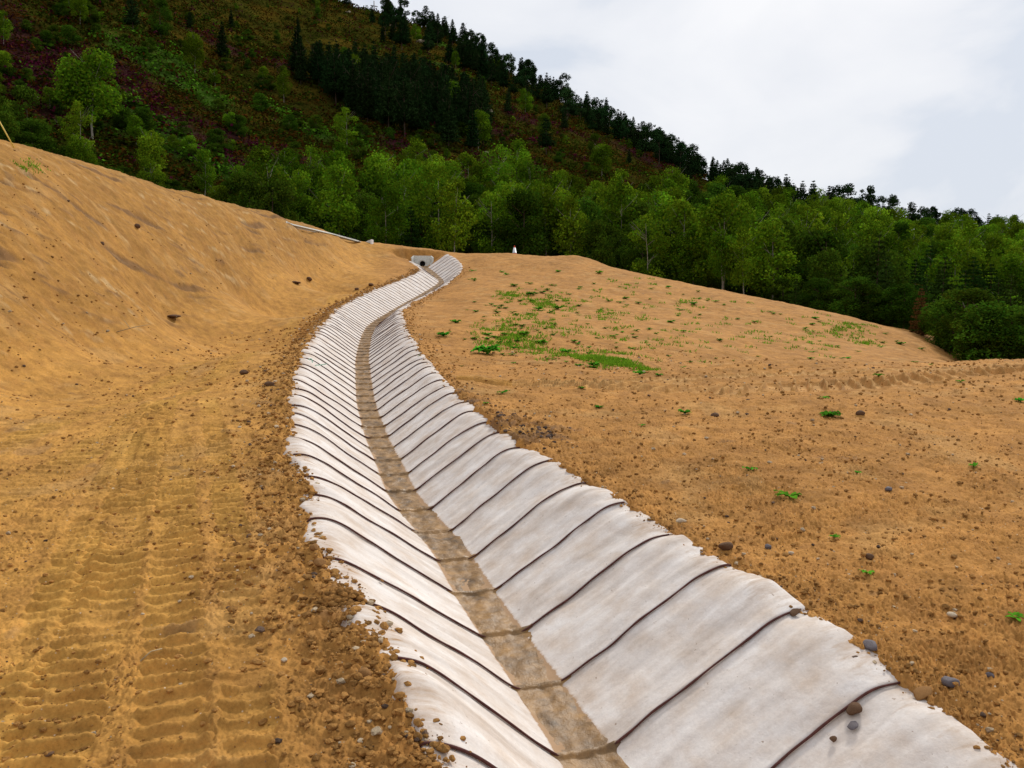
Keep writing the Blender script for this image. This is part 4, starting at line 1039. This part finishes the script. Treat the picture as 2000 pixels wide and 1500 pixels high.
stone(1698, 1092, 20, M_stone_d, 'dark crumbly clod near a small green weed', 'earth_clod')
stone(1735, 958, 16, M_stone_g, 'round grey stone in the middle of the right hand field')
stone(1396, 815, 20, M_stone_d, 'brown clod beside the bright weed on the right hand field', 'earth_clod')
stone(1680, 810, 20, M_stone_d, 'dark clod right of the broad flat weed', 'earth_clod')
stone(1860, 1212, 22, M_stone_p, 'pale pinkish stone low on the right hand field', flat=.7)
stone(527, 752, 22, M_stone_d, 'dark brown stone lying on the track left of the channel', flat=.7)
stone(478, 730, 22, M_stone_d, 'reddish brown stone on the track, left of the dark one', flat=.7)
stone(604, 549, 16, M_stone_d, 'dark lump at the end of the scraped ledge on the left bank', d=None)
stone(577, 555, 26, M_stone_d, 'long dark ledge of earth on the left bank', flat=.35)
stone(336, 620, 38, M_stone_d, 'flat dark slab lodged at the foot of the left bank', flat=.35)
stone(724, 560, 13, M_stone_d, 'dark clod on the track just below the headwall')
stone(697, 566, 9, M_stone_d, 'smaller dark clod left of the one below the headwall')
stone(713, 577, 14, M_stone_d, 'broken dark clod above the left lining edge', flat=.6)
stone(268, 450, 14, M_stone_d, 'dark stone in the scraped furrows high on the left bank')
stone(200, 481, 12, M_stone_d, 'dark stone lower in the furrows of the left bank')
stone(97, 1478, 20, M_stone_d, 'dark flat stone at the bottom edge of the track', flat=.5)
stone(555, 1293, 15, M_stone_p, 'small white pebble on the track near the left lining edge')
stone(378, 1003, 12, M_stone_g, 'small dark grey stone between two track marks')
stone(1313, 507, 10, M_stone_d, 'small dark stone on the hummock of the slope rim') if False else None
n = 1100; q_ = rng.random(n); w_ = rng.random(n); a_ = np.array([at(*b_) for b_ in BC]); b__ = np.array([at(*b_) for b_ in BF])
ti_ = 1.5 + q_ * 5.4; bcx = [np.interp(ti_, np.arange(8), a_[:, i]) for i in (0, 1)]; bfx = [np.interp(ti_, np.arange(8), b__[:, i]) for i in (0, 1)]
X_ = bcx[0] * (1 - w_) + bfx[0] * w_; Y_ = bcx[1] * (1 - w_) + bfx[1] * w_; k = perlin((X_ * .98 - Y_ * .196) * 1.4, (X_ * .196 + Y_ * .98) * .2, 210) > .05; X_, Y_ = X_[k], Y_[k]; n = len(X_)
spread('bank_clods', 'dark crumbs and clods caught in the scraped lines of the left bank', 'clods', X_, Y_, .010 + .045 * rng.random(n) ** 5, earth(n) * .7, SR2)
# mud lumps on the fabric
def on_lining(px, py):
    d = np.linspace(3, 30, 1500); P = np.array([at(px, py, q) for q in d]); S, T, D = st_of(P[:, 0], P[:, 1])
    x, y, fz, rl, hl, rr, hr, w, rx, ry = chan(np.clip(S, 0, LEN)); g = fz + prof(T, rl, hl, rr, hr, w)
    k = np.nonzero(P[:, 2] < g)[0][0]; return np.array([P[k, 0], P[k, 1], g[k]])
for px, py, wp, m, lb, fl in [(1668, 1392, 36, M_stone_d, 'dark mud lump stuck on the seam cord at lower right', .8), (1627, 1454, 16, M_stone_d, 'small dark mud lump below the one on the seam cord', .8),
                              (1665, 1425, 26, M_stone_g, 'smear of grey mud on the lining below the mud lump', .35), (1552, 1203, 26, M_stone_d, 'thin mud flake on the lining below a seam end', .35),
                              (1800, 1362, 46, M_stone_b, 'patch of crumbly tan soil dropped on the lining crest', .25), (746, 1140, 10, M_stone_b, 'brown leaf shaped crumb on the left side of the lining', .5)]:
    p = on_lining(px, py); s_ = wp * p[1] / F * .5
    o = link('mud_lump', rock_mesh(int(px + py), m), None, None, p + np.array([0, 0, .018])); o.scale = (s_, s_, s_ * fl); o.rotation_euler = (0, -.5 if px > 900 else .6, .4); tag(o, lb, 'mud')
# soil tongue that spills over the left edge
pt = on_lining(668, 1172)
n = 420; X_ = pt[0] + rng.normal(0, .07, n) - .03; Y_ = pt[1] + rng.normal(0, .045, n); zz = []
vs, fs, cs, o = [], [], [], 0
for i in range(n):
    S, T, D = st_of(X_[i:i + 1], Y_[i:i + 1]); x, y, fz, rl, hl, rr, hr, w, rx, ry = chan(np.clip(S, 0, LEN)); g = float((fz + prof(T, rl, hl, rr, hr, w))[0])
    rad = math.hypot((X_[i] - pt[0]) / .1, (Y_[i] - pt[1]) / .07); pv, pf = SR2[i % 5]; s_ = rng.uniform(.006, .03)
    v = pv * s_ + np.array([X_[i], Y_[i], g + .012 + .055 * math.exp(-rad * rad) * rng.random()]); vs.append(v); fs.append(pf + o); o += len(v); cs.append(np.tile(np.array([.33, .16, .045]) * rng.uniform(.6, 1.3), (len(v), 1)))
tag(link('spilled_soil', mesh_np('spilled_soil', np.vstack(vs), np.vstack(fs), True, np.vstack(cs)), M_clod), 'tongue of brown soil spilled over the left lining edge', 'spilled soil', kind='stuff')
# twine, twigs
p = hit_ground(602, 716)
q = np.array([[0, 0, .02], [.08, -.02, .06], [.05, .03, .14], [-.03, .02, .10], [.05, -.05, .03], [.22, -.05, .03], [.36, -.04, .05]]) * 1.1
tag(link('twine', mesh_np('twine', *tube(catmull(q, 6), .009, 6)), M_teal, None, p), 'loop of pale green twine caught at the left lining edge', 'twine')
for px, py, L, an, lb in [(228, 652, .8, .5, 'forked dry branch at the foot of the left bank'), (274, 1298, .12, .9, 'thin straw stalk lying across a track mark'), (1012, 697, .3, 2.5, 'dry stick beside the biggest dock plant')]:
    p = hit_ground(px, py); v = np.array([math.cos(an), math.sin(an), .25]) * L
    parts = [tube([np.array([0, 0, 0]), v * .5 + [0, 0, .02], v], [.012 * L + .003, .01 * L + .002, .004])]
    if L > .5: parts.append(tube([v * .4, v * .4 + np.array([-.2, .1, .22])], [.01, .004]))
    tag(link('twig', mesh_np('twig', *join(parts)), M_stick, None, p + np.array([0, 0, .01])), lb, 'twig')

# ------------------------------------------------------------------ weeds and grass
def weed_mesh(nl, L, rg, upright=.6, wd=.24):
    vs, fs, cs, o = [], [], [], 0
    for i in range(nl):
        an = i * 2.4 + rg.uniform(-.3, .3); l = L * rg.uniform(.65, 1.1); el = upright * rg.uniform(.5, 1.3); n = 6
        k = np.linspace(0, 1, n); r = k * l * math.cos(el * .7); z = l * (math.sin(el) * k - .55 * math.sin(el) * k * k * rg.uniform(.8, 1.5)) + .01
        wv = l * wd * np.sin(PI * np.clip(k * .92 + .06, 0, 1)) ** .7 * (k > .0); wv[0] = l * .02
        dr = np.array([math.cos(an), math.sin(an), 0]); sd_ = np.array([-dr[1], dr[0], 0])
        mid = np.outer(r, dr) + np.outer(z, [0, 0, 1]); lift = np.outer(wv * .35, [0, 0, 1]); rip = np.outer(rg.normal(0, .012 * l / .2, n), [0, 0, 1])
        v = np.stack([mid - np.outer(wv, sd_) + lift + rip, mid, mid + np.outer(wv, sd_) + lift - rip], 1).reshape(-1, 3)
        vs.append(v); fs.append(grid_faces(n, 3) + o); o += len(v); cs.append(np.tile(np.array([1, 1, 1]) * rg.uniform(.6, 1.35), (len(v), 1)))
    me = mesh_np('weed_leaves', np.vstack(vs), np.vstack(fs), True, np.vstack(cs)); me.materials.append(M_weed); return me
WM = [weed_mesh(16, .20, np.random.default_rng(300 + i), .75) for i in range(3)] + [weed_mesh(6, .20, np.random.default_rng(310 + i), .5, .2) for i in range(3)] + [weed_mesh(34, .20, np.random.default_rng(321), 1.0)]
def weed(px, py, wpx, k, label, group=None, name='weed'):
    p = hit_ground(px, py); s_ = wpx * p[1] / F / .36
    o = link(name, WM[k], None, None, p); o.scale = (s_, s_, s_); o.rotation_euler = (0, 0, rng.uniform(0, 6)); tag(o, label, 'weed', group)
for a in [(952, 693, 62, 6, 'biggest clump of broad dock leaves on the right bank of the channel'), (866, 658, 34, 0, 'dock clump on the bank just right of the channel bend'), (890, 632, 26, 0, 'dock clump above the one by the channel bend'),
          (1000, 695, 22, 3, 'small sprig right of the biggest dock clump'), (1024, 655, 28, 0, 'dark dock clump at the left of the middle weed patch'), (1052, 606, 26, 0, 'dark dock clump in the upper weed patch'),
          (1036, 578, 22, 0, 'upper dock clump near the top left of the weed patch'), (1090, 605, 28, 0, 'bright dock clump right of the upper weed patch'), (953, 657, 20, 1, 'weed at the left end of the middle weed patch'),
          (1058, 672, 32, 0, 'dock clump in the middle of the lower weed patch'), (1160, 716, 34, 0, 'dock clump left of the bright grass patch'), (1250, 732, 28, 1, 'leafy weed at the right foot of the bright grass patch'),
          (1286, 734, 18, 2, 'small weed just right of the bright grass patch'), (1215, 706, 26, 0, 'tall leafy weed growing in the bright grass patch'), (1338, 810, 30, 0, 'bright upright weed alone on the near right field'), (1622, 816, 46, 1, 'wide flat bright weed on the near right field'),
          (1612, 778, 22, 4, 'upright small weed above the wide flat one'), (1716, 738, 24, 1, 'weed on the rim of the near right field'), (1465, 923, 34, 5, 'feathery low weed left of the big leafed seedling'),
          (1542, 975, 62, 4, 'big leafed single seedling with four leaves on the right field'), (1630, 1050, 32, 5, 'small dark seedling below the big leafed one'), (1692, 1122, 34, 4, 'seedling with two raised leaves near the right lining edge'),
          (1982, 1215, 46, 3, 'bright seedling at the right edge of the picture'), (1992, 785, 26, 2, 'weed at the right edge near the track marks'), (1902, 915, 30, 5, 'flat small weed at the far right of the field'),
          (1675, 926, 18, 1, 'tiny weed in the middle of the right field'), (1170, 797, 20, 1, 'small dark weed right of the rubble heap'), (1136, 763, 18, 1, 'small weed above the small dark one'), (982, 770, 28, 5, 'flat dark weed between lining and track marks'),
          (948, 792, 14, 2, 'tiny weed beside the rubble at the lining edge'), (1876, 748, 22, 5, 'weed growing in the right hand track marks'), (1255, 834, 16, 3, 'tiny pale weed alone below the track marks'),
          (1105, 690, 28, 0, 'dock clump at the right end of the lower weed patch'), (1004, 560, 20, 0, 'weed alone near the top of the slope'), (822, 697, 18, 5, 'weed at the right lining edge by the bend')]: weed(*a)
done = 0
while done < 190:
    px = rng.uniform(900, 1850); py = rng.uniform(530, 720)
    rim = np.interp(px, [900, 1005, 1140, 1300, 1450, 1600, 1750, 1870], [498, 502, 512, 548, 578, 609, 648, 708]) + 8
    if py < rim: continue
    dn = np.exp(-(((px - 1030) / 90) ** 2 + ((py - 590) / 22) ** 2)) + np.exp(-(((px - 1060 - (py - 660) * 1.5) / 110) ** 2 + ((py - 670) / 30) ** 2)) + .22 + .3 * np.exp(-((px - 1680) / 80) ** 2 - ((py - 655) / 22) ** 2)
    if rng.random() > dn: continue
    done += 1; weed(px, py, rng.uniform(8, 19), int(rng.integers(6)), 'small green weed among many dotted over the far right hand slope', 'small weeds dotted over the right slope')
# grassy patches
n = 26000
PT = [(1185, 701, 55, 11, .8), (1228, 709, 50, 9, .8), (1262, 716, 22, 7, .8), (1150, 700, 30, 6, .5), (1200, 715, 30, 5, .7), (940, 660, 14, 5, .6), (965, 668, 26, 6, .6), (1000, 655, 22, 5, .5), (1035, 690, 30, 5, .5), (1075, 598, 26, 4, .6), (1040, 590, 18, 4, .6), (1000, 575, 26, 4, .6), (975, 650, 40, 22, .45), (1010, 672, 60, 18, .35), (1100, 690, 55, 14, .35), (1000, 578, 45, 10, .45), (1080, 592, 60, 14, .5), (1180, 612, 40, 10, .35), (1050, 640, 90, 40, .14), (1300, 640, 260, 60, .05), (1660, 645, 60, 25, .25), (1560, 660, 120, 30, .08), (1200, 560, 100, 25, .06), (1345, 590, 30, 5, .2), (1690, 673, 40, 6, .4), (8, 274, 22, 6, .7), (115, 307, 14, 3, .7), (60, 330, 30, 8, .3)]
C0 = []
for px, py, wx, wy, dn in PT:
    k = int(dn * wx * wy * (.30 if dn >= .7 else .17)) + 3
    for _ in range(k):
        a, b_ = px + rng.normal(0, wx * .5), py + rng.normal(0, wy * .5)
        if b_ > 722 and a < 1700: continue
        rim = np.interp(a, [-50, 0, 200, 900, 1005, 1140, 1300, 1450, 1600, 1750, 1870], [281, 283, 338, 498, 502, 512, 548, 578, 609, 648, 708])
        if b_ < rim + 2: continue
        u = (a - 1000) / F; v = (750 - b_) / F; C0.append((a, b_))
C0 = np.array(C0); dd = np.exp(np.linspace(math.log(12), math.log(66), 160))
U = (C0[:, 0] - 1000) / F; Vv = (750 - C0[:, 1]) / F; sc_ = dd[None] / (cp + Vv * sp)[:, None]
XX = U[:, None] * sc_; YY = np.broadcast_to(dd[None], XX.shape); ZZ = CZ + (-sp + Vv * cp)[:, None] * sc_
g = GT(XX.ravel(), YY.ravel()).reshape(XX.shape); idx = (ZZ < g).argmax(1)
gx_, gy_ = XX[np.arange(len(C0)), idx], YY[np.arange(len(C0)), idx]
nb = 12; kk_ = perlin(gx_ * 1.1, gy_ * .7, 310) > -.35; gx_, gy_ = gx_[kk_], gy_[kk_]; bx = np.repeat(gx_, nb) + rng.normal(0, .10, len(gx_) * nb); by = np.repeat(gy_, nb) + rng.normal(0, .10, len(gx_) * nb)
bz = ground_full(bx, by) - .01; n = len(bx); an = rng.uniform(0, 2 * PI, n); hh = rng.uniform(.03, .10, n) * (.8 + by / 60); wd_ = .010 + by * .0004
e1 = np.stack([np.cos(an) * wd_, np.sin(an) * wd_, 0 * an], 1); ba = np.stack([bx, by, bz], 1); ln = np.stack([rng.normal(0, .4, n) * hh, rng.normal(0, .4, n) * hh, hh], 1)
v = np.stack([ba - e1, ba + e1, ba + e1 * .6 + ln * .6, ba + ln], 1).reshape(-1, 3)
cc = np.repeat(rng.uniform(.55, 1.3, (n, 1)) * np.ones(3), 4, 0)
tag(link('grass', mesh_np('grass', v, np.arange(4 * n).reshape(-1, 4), False, cc), M_grass), 'thin bright green grass sprouting in patches on the right hand slope', 'grass', kind='stuff')
print('cross', on_screen(*cr.location), cr.location[:], hill_z(np.array([cr.location[0]]), np.array([cr.location[1]])))
print('trees', NT, cnt, nd, nl_, nk, 'panels', npan, 'ground verts', len(gx), 'blades', n)
